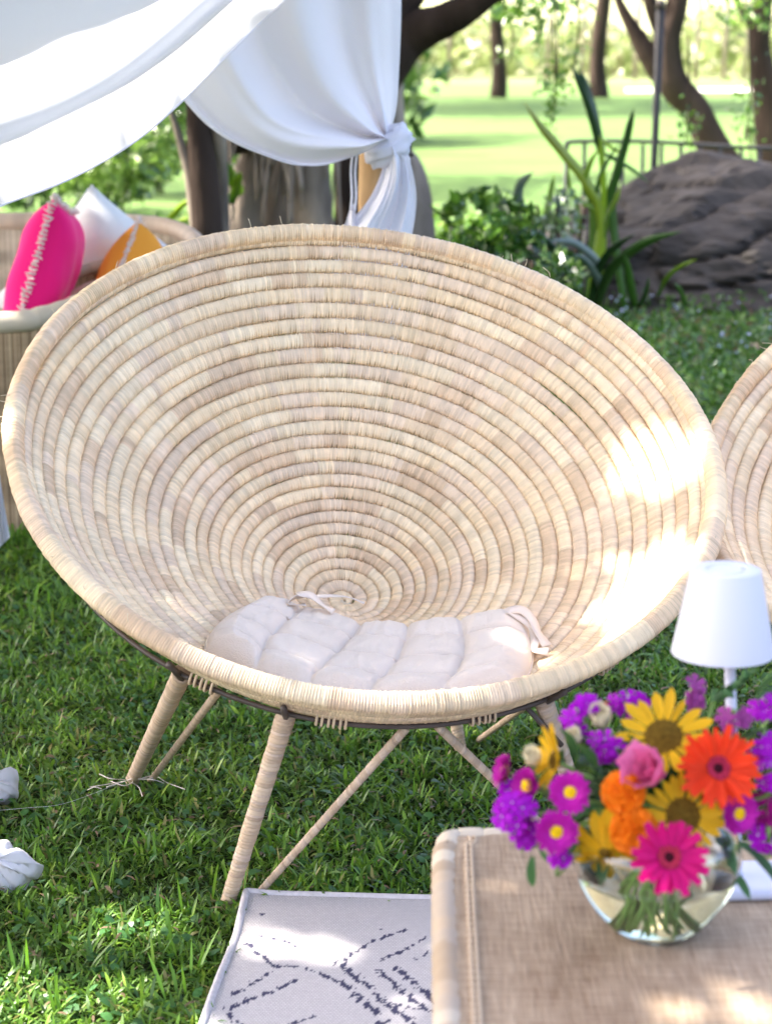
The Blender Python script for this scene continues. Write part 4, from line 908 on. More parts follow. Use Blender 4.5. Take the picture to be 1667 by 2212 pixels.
# knot
kp = at(838, 312, YD - .02); V = []; nu, nv = 40, 28
for i in range(nu):
    for j in range(nv):
        a = 2 * math.pi * i / nu; b_ = 2 * math.pi * j / nv; tw = b_ + 1.5 * a
        rr = .028 * (1 + .16 * math.sin(4 * b_ + 3 * a + 1.2 * math.sin(2 * a)) + .12 * math.sin(9 * b_ - 2 * a + 2) + .08 * math.sin(17 * b_ + 5 * a)); V.append((kp[0] + (.030 + rr * math.cos(b_)) * math.cos(a) * 1.0 + rr * .3 * math.sin(a), kp[1] - .03 + (.030 + rr * math.cos(b_)) * math.sin(a) * .7, kp[2] + rr * math.sin(b_) * 1.2 + .018 * math.sin(a + .6)))
mesh('knot', V, grid_faces(nu, nv, True, True), M['linen'], dr2)
# tail below the knot
tailL = [(826, 325), (826, 362), (800, 425), (758, 478), (728, 520), (700, 760)]; tailR = [(876, 318), (886, 350), (897, 400), (898, 450), (888, 520), (872, 640), (862, 760)]
G3 = []
for k, f in enumerate(np.linspace(0, 1, 6)):
    a = spline([(*p, 0) for p in tailL], 12); b_ = spline([(*p, 0) for p in tailR], 12); c = a * (1 - f) + b_ * f
    c[0] = (846, 312, 0); G3.append([at(x[0], x[1], YD - .05 - .04 * math.sin(math.pi * f)) for x in c])
def f3(s, t): return (.026 * np.sin(s * 11 + 1.5 * t) + .010 * np.sin(s * 23 - 2 * t) + .003 * np.sin(s * 60)) * np.clip(t * 4, 0, 1)
sheet('drape_tail', G3, 60, 70, M['linen'], dr2, f3)
# second loose tail part left of the post
G4 = [[at(u, v, YD - .03) for u, v in q] for q in ([(758, 440), (752, 462), (745, 485), (735, 505), (725, 600)], [(764, 440), (768, 462), (776, 480), (790, 520), (800, 600)])]
G4.insert(1, [(a + b_) / 2 + np.array([0, -.02, 0]) for a, b_ in zip(*G4)])
sheet('drape_tail', G4, 30, 14, M['linen'], dr2, lambda s, t: .01 * np.sin(9 * s))
for dx in (0, 9):
    P = [at(u + dx, v, YD - .06) for u, v in [(762, 330), (758, 370), (760, 420), (757, 455)]]; tube('cord', spline(P, 20), .0035, M['linen'], dr2, seg=6)
post = empty('tent_post', (0, 0, 0), 'pale wooden tent post behind the knotted drape', 'post')
pb = at(806, 420, YD + .06); pn = 40; P = [(pb[0] - .0 + .006 * (z - 1), pb[1], z) for z in np.linspace(-.05, 2.8, pn)]
tube('pole', P, [.037 * (1 + .04 * math.sin(z_ * 5.0)) for z_ in range(pn)], M['post'], post, seg=18)
cpn = at(884, 312, YD + .0); V, F = box_vf(cpn, (.012, .02, .045)); bevel(mesh('clip', V, F, M['metal'], post, smooth=False), .003)
V, F = box_vf(cpn + np.array([.0, -.0, -.026]), (.02, .014, .008)); mesh('clip', V, F, M['metal'], post, smooth=False)
beam = [(-3.2, 4.15, 2.78), (pb[0], 4.15, 2.78)]
bm0 = empty('tent_beam', (0, 0, 0), 'wooden tent beam the front drape hangs from, above the picture', 'beam'); tube('beam_pole', [(-3.2, 4.15, 2.78), (-.9, 4.15, 2.78), (1.0, 4.15, 2.78)], .03, M['post'], bm0, seg=12)
tube('beam_pole', [(-1.6, YD + .06, 2.79), (pb[0], YD + .06, 2.79)], .03, M['post'], bm0, seg=12)
# sheer tail beside the sofa, far left
G5 = [[at(u, v, 5.25) for u, v in q] for q in ([(-60, 900), (-40, 1000), (-30, 1100), (-20, 1200)], [(-15, 900), (0, 1010), (12, 1090), (22, 1160)])]
G5.insert(1, [(a + b_) / 2 + np.array([0, -.03, 0]) for a, b_ in zip(*G5)])
o, _ = sheet('drape_tail', G5, 30, 20, M['drape'], None, lambda s, t: .015 * np.sin(16 * s + 3 * t), label='thin white drape end hanging at the left edge by the sofa', cat='drape')
# canopy gaps for sun on the front drape and its neighbours
for (u, v, y, r_) in [(40, 300, 4.2, .07), (105, 245, 4.2, .10), (165, 190, 4.2, .10), (225, 140, 4.2, .11), (285, 90, 4.2, .11), (345, 40, 4.2, .10), (405, 0, 4.25, .09), (330, -30, 4.2, .09), (440, -60, 4.3, .09), (230, 230, 4.2, .05), (320, 150, 4.2, .05), (400, 75, 4.2, .05), (120, 320, 4.2, .05), (40, 385, 4.2, .04), (150, 330, 4.25, .05), (215, 285, 4.25, .05), (280, 235, 4.3, .05), (345, 180, 4.35, .05), (405, 125, 4.4, .05), (460, 75, 4.4, .05), (510, 30, 4.45, .05), (450, 20, 4.4, .06), (500, -40, 4.4, .08)]:
    spot(at(u, v, y), r_)

# white cloth corners poking in at the left on the grass
def cloth_corner(name, pts, label, cat):
    """closed soft fold with real thickness: outline on a slanting plane, puffed"""
    P = np.array(pts); c = P.mean(0); n = 60; loop = spline(np.vstack([P, P[:1]]), n)[:-1]; V = [c + np.array([0, -.01, .025])]; rings = 6; m = len(loop)
    for i in range(1, rings + 1):
        t = i / rings
        for j, p in enumerate(loop):
            q = c + (p - c) * t; h = .045 * (1 - t ** 2.2) ** .6 * (1 + .25 * math.sin(j * .45) * t); V.append(q + np.array([0, -h * .5, h * .6]) + np.array([0, 0, .004 * math.sin(j * .9 + i)]))
    for i in range(rings - 1, 0, -1):
        t = i / rings
        for j, p in enumerate(loop): V.append(c + (p - c) * t + np.array([0, .02 * (1 - t), -.012 * (1 - t)]))
    V.append(c + np.array([0, .02, -.012])); F = [(0, 1 + j, 1 + (j + 1) % m) for j in range(m)]
    R_ = 2 * rings - 1
    for i in range(R_ - 1):
        for j in range(m): a = 1 + i * m; F.append((a + j, a + m + j, a + m + (j + 1) % m, a + (j + 1) % m))
    e = len(V) - 1; a = 1 + (R_ - 1) * m; F += [(a + j, e, a + (j + 1) % m) for j in range(m)]
    o = mesh(name, V, F, M['linen']); return prop(o, label, cat, 'white cloth corners on the lawn at the left edge')
y1 = gnd(30, 1742)[1]; cloth_corner('cloth_corner', [at(u, v, y1) for u, v in [(-150, 1660), (0, 1672), (38, 1668), (40, 1705), (38, 1722), (0, 1737), (-150, 1745)]], 'smaller white cloth corner lying on grass, the upper one at the left edge', 'cloth')
y2 = gnd(30, 1935)[1]; cloth_corner('cloth_corner', [at(u, v, y2) for u, v in [(-160, 1800), (0, 1815), (40, 1835), (95, 1872), (70, 1905), (38, 1931), (0, 1934), (-160, 1940)]], 'larger pointed white cloth corner lying on grass, the lower one at the left edge', 'cloth')

# ================================================================= SOFA with pillows
def rolled(name, P, rad, parent, base=(.50, .40, .30), pitch=.05, n=120, seg=12, seed=1):
    P = spline(P, n); Ln = np.concatenate([[0], np.cumsum(np.linalg.norm(np.diff(P, axis=0), axis=1))]); rg = np.random.default_rng(seed); cc = np.array(base) * rg.uniform(.85, 1.15, (int(Ln[-1] / pitch) + 2, 1))
    V, F = tube_vf(P, rad * (1 + .03 * np.sin(Ln / pitch * 2 * math.pi)), seg); c = np.repeat(cc[(Ln / pitch).astype(int)], seg, 0); c = np.vstack([c, c[:1], c[-1:]])
    return mesh(name, V, F, M['rolled'], parent, colr=c)
sofa = empty('wicker_sofa', (-1.3, 6.3, 0), 'woven wicker sofa with rolled edges at the left behind the bowl chair', 'sofa')
so_ = np.array([-1.3, 6.3, 0])
def sl_(pts): return [np.array(p) - so_ for p in pts]
def panel(name, bottom, top, matl, parent, th=.02):
    a, b_ = np.array(bottom), np.array(top); V = np.vstack([a, b_]) - so_; o = mesh(name, V, grid_faces(2, len(a)), matl, parent, smooth=False); m = o.modifiers.new('t', 'SOLIDIFY'); m.thickness = th; m.offset = 0; return o
fr = [(-2.3, 5.75, .56), (-1.6, 5.78, .585), at(0, 697, 5.8), at(90, 685, 5.82), at(170, 660, 5.86), at(280, 610, 5.95), at(360, 570, 6.05), at(420, 545, 6.2)]
rolled('rolled_edge', sl_(fr), .030, sofa, (.58, .50, .38))
panel('front_panel', [(p[0], p[1], .0) for p in map(tuple, fr)], [(p[0], p[1], p[2] - .02) for p in map(tuple, fr)], M['sofaweave'], sofa)
bk = [(-2.4, 6.95, .79), (-1.7, 6.93, .79), at(0, 478, 6.9), at(150, 476, 6.9), at(320, 484, 6.88), at(390, 500, 6.75), at(425, 525, 6.5), at(424, 545, 6.25)]
rolled('rolled_edge', sl_(bk), .028, sofa, (.50, .38, .28), seed=2)
panel('back_panel', [(p[0], p[1], .15) for p in map(tuple, bk)], [(p[0], p[1], p[2] - .02) for p in map(tuple, bk)], M['sofapale'], sofa)
hb = [(p[0], p[1] - .03, p[2] - .24) for p in map(tuple, bk[:5])]; rolled('back_rail', sl_(hb), .008, sofa, (.34, .26, .18), seed=3)
arm = [at(118, 652, 6.15), at(116, 602, 6.15), at(160, 590, 6.2), at(250, 565, 6.3), at(330, 535, 6.4)]
rolled('arm_edge', sl_(arm), .018, sofa, (.46, .39, .28), seed=4)
arm2 = [at(150, 648, 6.12), at(200, 622, 6.12), at(300, 590, 6.2)]; rolled('arm_edge', sl_(arm2), .020, sofa, (.52, .42, .31), seed=6)
panel('arm_panel', [at(118, 700, 6.16), at(160, 700, 6.2), at(250, 690, 6.3), at(330, 690, 6.4)], [at(116, 602, 6.16), at(160, 590, 6.2), at(250, 565, 6.3), at(330, 535, 6.4)], M['sofaweave'], sofa, .01)
V, F = box_vf(np.array([-1.55, 6.35, .40]) - so_, (1.5, .95, .14)); bevel(mesh('seat_pad', V, F, M['whitecloth'], sofa, smooth=False), .04, 3)

def pillow(name, c, w, h, t, rot, matl, label, fringe=None, group='pillows on the wicker sofa'):
    root = empty(name, tuple(c), label, 'pillow', group, rot); n = 33; g_ = np.linspace(-1, 1, n); U, Vv = np.meshgrid(g_, g_)
    ins = 1 - .05 * (1 - np.abs(Vv) ** 3) * np.abs(U) ** 2; ins2 = 1 - .05 * (1 - np.abs(U) ** 3) * np.abs(Vv) ** 2
    Xp = U * w / 2 * ins; Zp = Vv * h / 2 * ins2; th_ = t / 2 * np.clip((1 - U ** 4), 0, 1) ** .6 * np.clip((1 - Vv ** 4), 0, 1) ** .6
    wr = np.array([mnoise.noise(Vector((a * 2.2 + w * 9, b_ * 2.2, t * 30))) for a, b_ in zip(U.ravel(), Vv.ravel())]).reshape(U.shape) * .012 * (th_ / t * 2)
    A = np.stack([Xp, -th_ - wr, Zp], -1).reshape(-1, 3); B = np.stack([Xp, th_ + wr, Zp], -1).reshape(-1, 3)
    mesh('pillow_cover', np.vstack([A, B]), np.vstack([grid_faces(n, n), grid_faces(n, n)[:, ::-1] + n * n]), matl, root)
    if fringe:
        parts = []; 
        e = [(-1, v_) for v_ in np.linspace(-1, 1, 70)] + [(u_, 1) for u_ in np.linspace(-1, 1, 70)]
        for (u_, v_) in e:
            i = min(int((u_ + 1) / 2 * (n - 1) + .5), n - 1); j = min(int((v_ + 1) / 2 * (n - 1) + .5), n - 1); p = np.array([Xp[j, i], 0, Zp[j, i]])
            for q in range(6):
                d = np.array([u_ * (abs(u_) > .99), random.uniform(-.9, .9), v_ * (abs(v_) > .99)]); d = d / np.linalg.norm(d) * random.uniform(.5, 1) * fringe; parts.append(tube_vf([p, p + d * .6, p + d + rng.normal(0, .004, 3)], [.003, .0035, .0012], 4))
        V, F = join_vf(parts); o = mesh('fringe', V, F, M['fringe'], root); o['kind'] = 'stuff'
    return root
pillow('throw_pillow', at(97, 596, 6.10), .27, .41, .165, (R(15), R(14), R(86)), M['pinkcloth'], 'hot pink pillow with a cream fringe on the sofa', .018)
pillow('throw_pillow', at(236, 632, 6.4), .47, .46, .24, (R(4), R(38), R(14)), M['whitecloth'], 'front off-white pillow between the pink and orange ones')
pillow('throw_pillow', at(205, 628, 6.66), .45, .46, .17, (R(4), R(42), R(18)), M['whitecloth'], 'rear white pillow with only its top corner showing')
pillow('throw_pillow', at(298, 668, 6.2), .37, .37, .22, (R(4), R(44), R(74)), M['orangecloth'], 'orange pillow with a tan fringe behind the rim of the bowl chair', .009)

# ================================================================= TREES
def trunk_tube(name, pts, rad, matl, parent, seg=14, n=60, rough=.10, sc=6., flare=0):
    P = spline(pts, n); rd = np.interp(np.linspace(0, 1, n), np.linspace(0, 1, len(rad)), rad); T, A, B = frames(P); th = np.linspace(0, 2 * math.pi, seg, endpoint=False); V = np.empty((n, seg, 3))
    for i in range(n):
        for j in range(seg):
            d = math.cos(th[j]) * A[i] + math.sin(th[j]) * B[i]; q = P[i] + d * rd[i]; k = 1 + rough * mnoise.noise(Vector((q[0] * sc, q[1] * sc, q[2] * sc * .4))) * 2 + rough * .6 * mnoise.noise(Vector((q[0] * sc * 4, q[1] * sc * 4, q[2] * sc))); V[i, j] = P[i] + d * rd[i] * k
    V = V.reshape(-1, 3); return mesh(name, V, grid_faces(n, seg, cv=True), matl, parent)
def px(w, Y): return w / FPX * (Y * 1.02) / 2
YF = 10.3
fic = empty('fig_tree', (0, 0, 0), 'old grey fig tree with hanging aerial roots behind the drapes, with an added canopy shading the seating', 'tree')
def col_(u_top, u_bot, w0, w1, Y, mt=M['bark'], bend=0, name='trunk'):
    zt = 3.4; vt = 0; a = at(u_top, 230, Y); b_ = at(u_bot, 560, Y); d = (a - b_) / (a[2] - b_[2])
    base = b_ + d * (-.02 - b_[2]); base[0] += (base[0] - b_[0]) * .4; top = a + np.array([(a - b_)[0] * 1.0 + bend, 0, 1.6])
    trunk_tube(name, [base, b_, (a + b_) / 2 + np.array([random.uniform(-.05, .05), 0, 0]), a + np.array([random.uniform(-.05, .05), 0, 0]), top], [px(w1, Y) * 1.9, px(w1, Y) * 1.12, px((w0 + w1) / 2, Y), px(w0, Y), px(w0, Y)], mt, fic, rough=.24, sc=4.)
col_(560, 515, 60, 75, YF); col_(622, 600, 70, 85, YF + .25); col_(690, 690, 78, 84, YF - .1); col_(742, 752, 60, 64, YF + .15, M['darkbark']); col_(790, 805, 70, 90, YF + .3, M['darkbark']); col_(850, 885, 80, 110, YF + .5, M['bark']); col_(655, 645, 80, 70, YF + .45, M['darkbark'])
parts = []
for k in range(70):
    u = random.choice([random.uniform(560, 650), random.uniform(470, 500), random.uniform(470, 735)]); Y = YF - random.uniform(.1, .3); v1 = random.uniform(330, 520); w = random.uniform(-26, 26); parts.append(tube_vf(spline([at(u + w * .6, 180, Y), at(u + w, 260, Y), at(u + w * .2, (260 + v1) / 2, Y), at(u - w * .5, v1, Y)], 12), random.uniform(.002, .008), 5))
V, F = join_vf(parts); o = mesh('aerial_roots', V, F, M['bark'], fic); o['kind'] = 'stuff'
# mossy curtain of roots at upper left
trunk_tube('limb', [at(640, 230, YF), at(560, 255, YF - .1), at(500, 285, YF - .1), at(455, 250, YF), at(400, 150, YF)], [.16, .14, .10, .07, .06], M['darkbark'], fic)
trunk_tube('limb', [at(740, 260, YF + .2), at(800, 170, YF), at(880, 80, YF), at(960, 45, YF - .1), at(1050, -10, YF - .2), at(1200, -120, YF - .3), at(1400, -300, YF)], [.16, .13, .105, .085, .062, .06, .04], M['darkbark'], fic, n=90)
trunk_tube('limb', [at(840, 60, YF), at(870, 15, YF), at(905, -30, YF), at(940, -150, YF)], [.08, .065, .05, .04], M['darkbark'], fic)
for pts in ([(-.4, 10.2, 2.6), (-1.6, 8.4, 3.6), (-3.0, 6.4, 4.2), (-4.0, 4.4, 4.6), (-4.4, 2.4, 4.7)], [(-.2, 10.3, 2.6), (-.6, 8.2, 3.8), (-1.4, 6.0, 4.5), (-2.2, 3.6, 4.9), (-2.6, 1.0, 5.0)], [(-.8, 10.4, 2.6), (-2.6, 9.8, 3.6), (-4.6, 8.8, 4.3), (-6.2, 7.4, 4.6)]):
    trunk_tube('limb', pts, [.14, .11, .08, .05, .03], M['bark'], fic)
# two thin dark stems to the left
th_ = empty('young_tree', (0, 0, 0), 'slim dark trunk with a pale stem beside it, left of the fig tree', 'tree')
Yt = 8.6
trunk_tube('trunk', [at(448, 700, Yt), at(447, 520, Yt), at(438, 380, Yt), at(425, 250, Yt), at(415, 0, Yt), at(410, -400, Yt)], [.075, .062, .058, .05, .05, .04], M['darkbark'], th_, rough=.15)
trunk_tube('trunk', [at(486, 700, Yt + .1), at(482, 520, Yt + .1), at(478, 380, Yt + .1), at(470, 250, Yt), at(455, 0, Yt)], [.035, .032, .03, .028, .02], M['bark'], th_, rough=.1)
trunk_tube('branch', [at(440, 620, Yt), at(418, 420, Yt), at(395, 320, Yt), at(370, 240, Yt), at(350, 160, Yt)], [.035, .028, .02, .012, .008], M['bark'], th_, rough=.15)

for (u, v, r_) in [(1490, 365, .05), (1500, 395, .06), (1480, 420, .04), (1610, 335, .06), (1650, 345, .04), (1380, 470, .05), (1340, 450, .04), (1260, 520, .05), (1290, 570, .04), (1300, 600, .04), (1240, 560, .03), (1420, 440, .03)]: spot(at(u, v, 10.45), r_)
for (u, v, Y, r_) in [(1140, 240, 10.1, .04), (1165, 280, 10.1, .04), (1205, 345, 10.1, .05), (1250, 400, 10.1, .05), (1300, 390, 10.1, .04), (1300, 450, 10.1, .05), (1365, 260, 10.1, .03), (1000, 430, 8.8, .05), (960, 510, 8.8, .04), (1045, 455, 8.8, .05), (1090, 500, 8.8, .03), (1180, 560, 8.5, .04), (1145, 395, 9.8, .04), (1200, 430, 9.8, .06), (1215, 490, 9.8, .05),
                    (515, 380, YF - .1, .04), (530, 460, YF - .1, .05), (690, 420, YF - .2, .03), (600, 370, YF - .3, .05), (640, 480, YF - .3, .04), (480, 300, YF, .05), (230, 470, 6.4, .03), (20, 700, 5.8, .05), (1620, 640, 9, .04), (1500, 690, 8.5, .04), (1370, 680, 8.6, .04), (1580, 760, 7.8, .03)]: spot(at(u, v, Y), r_)
# added leaf canopy, out of view: shades the seating, gaps shaped for sun patches
sp_ = np.array(SPOT)
cell = .085; gxs = np.arange(-4.2, 3.4, cell); gys = np.arange(-.6, 12.6, cell); GX, GY = np.meshgrid(gxs, gys); pts = []
for pas in range(3):
    p = np.stack([GX.ravel(), GY.ravel()], -1) + rng.uniform(-cell / 2, cell / 2, (GX.size, 2)) + pas * cell / 3; pts.append(p)
p = np.vstack(pts)
keep = np.ones(len(p), bool)
for (x, y, r_) in SPOT: keep &= (p[:, 0] - x) ** 2 + (p[:, 1] - y) ** 2 > (r_ + .032) ** 2
nz = np.array([mnoise.noise(Vector((a * 2.3, b_ * 2.3, 4.))) for a, b_ in p])
far = np.clip((p[:, 1] - 6.2) / 1.5, 0, 1); keep &= ~((nz > .28 - .10 * np.clip((p[:, 1] - 8) / 4, 0, 1)) & (far > .5))
p = p[keep]; hh = 3.5 + 1.4 * rng.random(len(p)) + .4 * np.array([mnoise.noise(Vector((a * .7, b_ * .7, 9.))) for a, b_ in p])
P = np.stack([p[:, 0] + SUN.x / SUN.z * hh, p[:, 1] + SUN.y / SUN.z * hh, hh], -1)
leaf_cloud('shade_crown', P, rng.uniform(.15, .20, len(P)), leaf_cols(len(P)), fic, flat=.25, aspect=.72)

def bg_tree(name, pts, rads, label, Y, shade_crown=None, mt=M['darkbark'], branches=(), n_leaf=2600, leafs=.28):
    r0 = empty(name, (0, 0, 0), label, 'tree', 'trees on the sunny lawn behind'); trunk_tube('trunk', pts, rads, mt, r0, seg=12, rough=.12, sc=3.)
    for b_, rr in branches: trunk_tube('branch', b_, rr, mt, r0, seg=10, rough=.12, sc=3.)
    if shade_crown:
        (cx, cy, cz), (rx, ry, rz) = shade_crown; a = rng.normal(0, 1, (n_leaf, 3)); a /= np.linalg.norm(a, axis=1)[:, None]; P = np.array([cx, cy, cz]) + a * (rng.random((n_leaf, 1)) ** .35) * np.array([rx, ry, rz])
        nz_ = vnoise(P, .55, cx); P = P[nz_ > -.18]; leaf_cloud('shade_crown', P, rng.uniform(.7, 1.3, len(P)) * leafs, leaf_cols(len(P)), r0, flat=.5, aspect=.7)
    return r0
def shade(cx, cy, cz): # crown that throws its shade on (cx, cy)
    return (cx + SUN.x / SUN.z * cz, cy + SUN.y / SUN.z * cz, cz)
Y1 = 42
bg_tree('park_tree', [at(1076, 212, Y1), at(1078, 150, Y1), at(1072, 60, Y1), at(1076, -60, Y1), at(1090, -300, Y1)], [.17, .14, .13, .13, .10], 'slim dark tree trunk on the far lawn, nearest to the white drape', Y1, (shade(2.5, 37.5, 6.5), (5.5, 4.6, 1.6)), n_leaf=7500)
bg_tree('park_tree', [at(1290, 214, Y1), at(1288, 150, Y1), at(1297, 60, Y1), at(1310, -60, Y1), at(1330, -300, Y1)], [.22, .17, .15, .14, .10], 'leaning grey tree trunk on the far lawn behind the tall strap leaves', Y1, (shade(9.5, 37, 6.5), (5.5, 4.4, 1.6)), n_leaf=6500)
Y2 = 15.5
bg_tree('forked_tree', [at(1590, 420, Y2), at(1535, 310, Y2), at(1500, 240, Y2), at(1452, 175, Y2), at(1440, 90, Y2), at(1462, 0, Y2), at(1480, -160, Y2)], [.17, .13, .115, .12, .10, .075, .06], 'brown forked tree leaning left behind the rock', Y2, (shade(2.6, 18.6, 5.4), (5.2, 2.7, 1.0)),
        branches=[([at(1455, 190, Y2), at(1400, 120, Y2), at(1365, 60, Y2), at(1335, 0, Y2), at(1300, -100, Y2)], [.10, .075, .055, .035, .03]), ([at(1445, 100, Y2), at(1420, 50, Y2), at(1405, 10, Y2), at(1385, -60, Y2)], [.07, .055, .05, .045]), ([at(1392, 105, Y2), at(1385, 78, Y2), at(1380, 70, Y2)], [.05, .04, .035])], n_leaf=3600)
bg_tree('side_tree', [at(1690, 460, Y2), at(1668, 320, Y2), at(1655, 200, Y2), at(1640, 110, Y2), at(1648, 0, Y2), at(1670, -160, Y2)], [.14, .12, .11, .09, .075, .06], 'dark brown tree trunk at the right edge of the photo', Y2, None, branches=[([at(1642, 110, Y2), at(1625, 60, Y2), at(1600, 20, Y2), at(1570, -40, Y2)], [.05, .04, .03, .02])])
# shade tree further left (its trunk is behind the drape)
bg_tree('park_tree', [(-3.2, 24, 0), (-3.1, 24, 1.5), (-3.4, 24, 3), (-3.2, 24, 5)], [.25, .2, .18, .15], 'tree standing behind the white drapes', 24, (shade(.0, 27.5, 6), (2.2, 1.3, .8)), n_leaf=1100)

# drooping foliage along the top edge
def hang(name, u, v, Y, ru, rv, n, size, label, cols_=((.08, .17, .02), (.13, .24, .03), (.05, .11, .02)), cat='foliage'):
    c = at(u, v, Y); a = rng.normal(0, .5, (n, 3)); P = c + a * np.array([ru / FPX * Y, .25, rv / FPX * Y]); r0 = empty(name, tuple(c), label, cat, 'hanging leafy twigs'); 
    leaf_cloud('leaves', P - c, rng.uniform(.7, 1.3, n) * size, leaf_cols(n, cols_), r0); Z = [np.array([0, 0, .5]), np.array([.02, 0, .1]), np.array([0, 0, -rv / FPX * Y * .7])]; tube('twig', spline(Z, 12), .006, M['darkbark'], r0, seg=5)
hang('leafy_twig', 1120, 22, 13, 80, 34, 120, .07, 'leafy twig hanging at the top, just right of the first far trunk'); hang('leafy_twig', 1160, 75, 13, 20, 50, 40, .05, 'thin leafy twig hanging down below the top cluster'); hang('leafy_twig', 1225, 15, 13.5, 60, 24, 60, .06, 'leafy twig at the top edge between the two far trunks')
hang('leafy_twig', 1195, 175, 12, 45, 55, 110, .045, 'loose sprig of small leaves hanging above the yellow strap leaf'); hang('leafy_twig', 1190, 240, 12, 12, 45, 26, .045, 'small dark hanging sprig left of the dark strap leaf'); hang('leafy_twig', 1240, 110, 12, 40, 60, 50, .04, 'faint sprig between the far trunks')
hang('leafy_twig', 1600, 20, 14, 70, 45, 110, .07, 'leafy twig at the top right corner'); hang('leafy_twig', 1610, 240, 12, 36, 90, 80, .045, 'thin climbing sprig in front of the right hand trunk'); hang('leafy_twig', 1480, 270, 12.5, 30, 50, 50, .05, 'small leafy sprig beside the forked trunk'); hang('leafy_twig', 1100, 120, 16, 60, 20, 30, .05, 'few leaves in front of the first far trunk')

# ================================================================= far vegetation behind the lawn
n = 9000; x = rng.uniform(-16, 22, n); y = rng.uniform(56, 66, n); z = rng.random(n) ** .9 * (1.35 + 1.0 * np.array([mnoise.noise(Vector((a * .35, 0, 2.))) for a in x]))
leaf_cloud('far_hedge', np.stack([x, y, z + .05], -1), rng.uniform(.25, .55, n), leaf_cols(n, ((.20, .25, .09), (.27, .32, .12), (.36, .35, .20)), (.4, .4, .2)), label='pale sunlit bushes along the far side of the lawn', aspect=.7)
for i, (u, w) in enumerate([(968, 10), (1180, 9), (1255, 8), (1370, 10), (1500, 9), (1560, 10), (1605, 8), (900, 9)]):
    a = at(u, 190, 55); r0 = prop(tube('far_trunk', [(a[0], 55, 0), (a[0] + .05, 55, 1.5), (a[0] + .1, 55, 5)], .06 * w / 10, M['bark'], None, seg=8), ['slender pale trunk among the far bushes, just right of the drape', 'slender trunk among the far bushes, between the two park trees', 'slender trunk among the far bushes, left beside the leaning grey trunk', 'slender trunk among the far bushes, under the left fork of the brown tree', 'slender trunk among the far bushes, just right of the forked tree', 'slender trunk among the far bushes, midway from forked tree to side tree', 'slender trunk among the far bushes, nearest to the right hand trunk', 'slender trunk among the far bushes, touching the edge of the drape'][i], 'tree', 'slender trunks among the far bushes')

# ================================================================= ROCK, RAILING, POLE
def rock():
    import bmesh
    bm = bmesh.new(); bmesh.ops.create_icosphere(bm, subdivisions=6, radius=1)
    c = np.array([1.92, 11.0, -.02]); sc = np.array([1.74, .85, .78])
    rr = random.Random(12); pl = []
    for k in range(34):
        n_ = Vector((rr.gauss(0, 1), rr.gauss(0, 1), rr.gauss(0, 1) * .9)).normalized(); pl.append((n_, rr.uniform(.74, .98)))
    pl += [(Vector((-.62, -.25, .75)).normalized(), .72), (Vector((-.35, -.8, .5)).normalized(), .80), (Vector((.1, -.3, .95)).normalized(), .92), (Vector((-.75, -.6, .2)).normalized(), .84)]
    for v in bm.verts:
        p = Vector(v.co); p2 = (p + Vector((mnoise.noise(p * 2.1), mnoise.noise(p * 2.1 + Vector((5, 0, 0))), mnoise.noise(p * 2.1 + Vector((0, 5, 0))))) * .07).normalized()
        k = min(d_ / max(p2.dot(n_), 1e-3) for n_, d_ in pl if p2.dot(n_) > .3)
        q = p * k
        cr_ = mnoise.noise(Vector((q.x * 2.2 + q.z * 1.8, q.y * 2, q.z * 3.4 - q.x * 1.6))); crack = math.exp(-(cr_ / .05) ** 2); cr2 = mnoise.noise(q * 4.3 + Vector((9, 2, 1))); crack2 = math.exp(-(cr2 / .06) ** 2)
        k *= 1 - .085 * crack - .03 * crack2 + .03 * mnoise.noise(q * 7) + .02 * mnoise.noise(q * 17) + .010 * mnoise.noise(q * 40)
        v.co = Vector((c[0] + p.x * k * sc[0], c[1] + p.y * k * sc[1], c[2] + p.z * k * sc[2]))
    me = bpy.data.meshes.new('boulder'); bm.to_mesh(me); bm.free(); me.materials.append(M['rock'])
    o = link('boulder', me); prop(o, 'big dark brown boulder with sunlit patches at the right', 'rock')
rock()
for q in [(1500, 385, .10), (1470, 370, .05), (1600, 335, .07), (1560, 345, .06), (1640, 330, .06), (1300, 510, .06), (1270, 540, .05), (1350, 490, .05), (1400, 470, .04)]: pass
Yr = 13.2; rail = empty('metal_railing', (0, 0, 0), 'low grey metal railing behind the strap leaved plant', 'railing')
P = [at(1222, 345, Yr), at(1224, 316, Yr), at(1240, 306, Yr), at(1400, 306, Yr), at(1560, 316, Yr), at(1700, 322, Yr)]; tube('rail', spline(P, 60), .013, M['railing'], rail, seg=8)
for i, u in enumerate([1262, 1302, 1345, 1388, 1428, 1470, 1512, 1555, 1600, 1640]):
    a = at(u, 308 + (u - 1262) * .03, Yr); o = tube('post', [(a[0], a[1], a[2]), (a[0], a[1], 0)], .012, M['railing'], rail, seg=8)
a = at(1222, 345, Yr); tube('post', [tuple(a), (a[0], a[1], 0)], .012, M['railing'], rail, seg=8)
Yp = 12.6; p0, p1 = at(1426, 18, Yp), at(1410, 390, Yp); d = (p1 - p0) / (p1[2] - p0[2]); pole = empty('garden_pole', (0, 0, 0), 'thin dark metal pole standing in front of the forked tree', 'pole')
tube('shaft', [tuple(p0), tuple(p1), tuple(p1 + d * (-p1[2]))], [.026, .02, .02], M['railing'], pole, seg=10); tube('cap', [tuple(p0 - d * .0), tuple(p0 + np.array([0, 0, .05]))], [.032, .02], M['metal'], pole, seg=10)
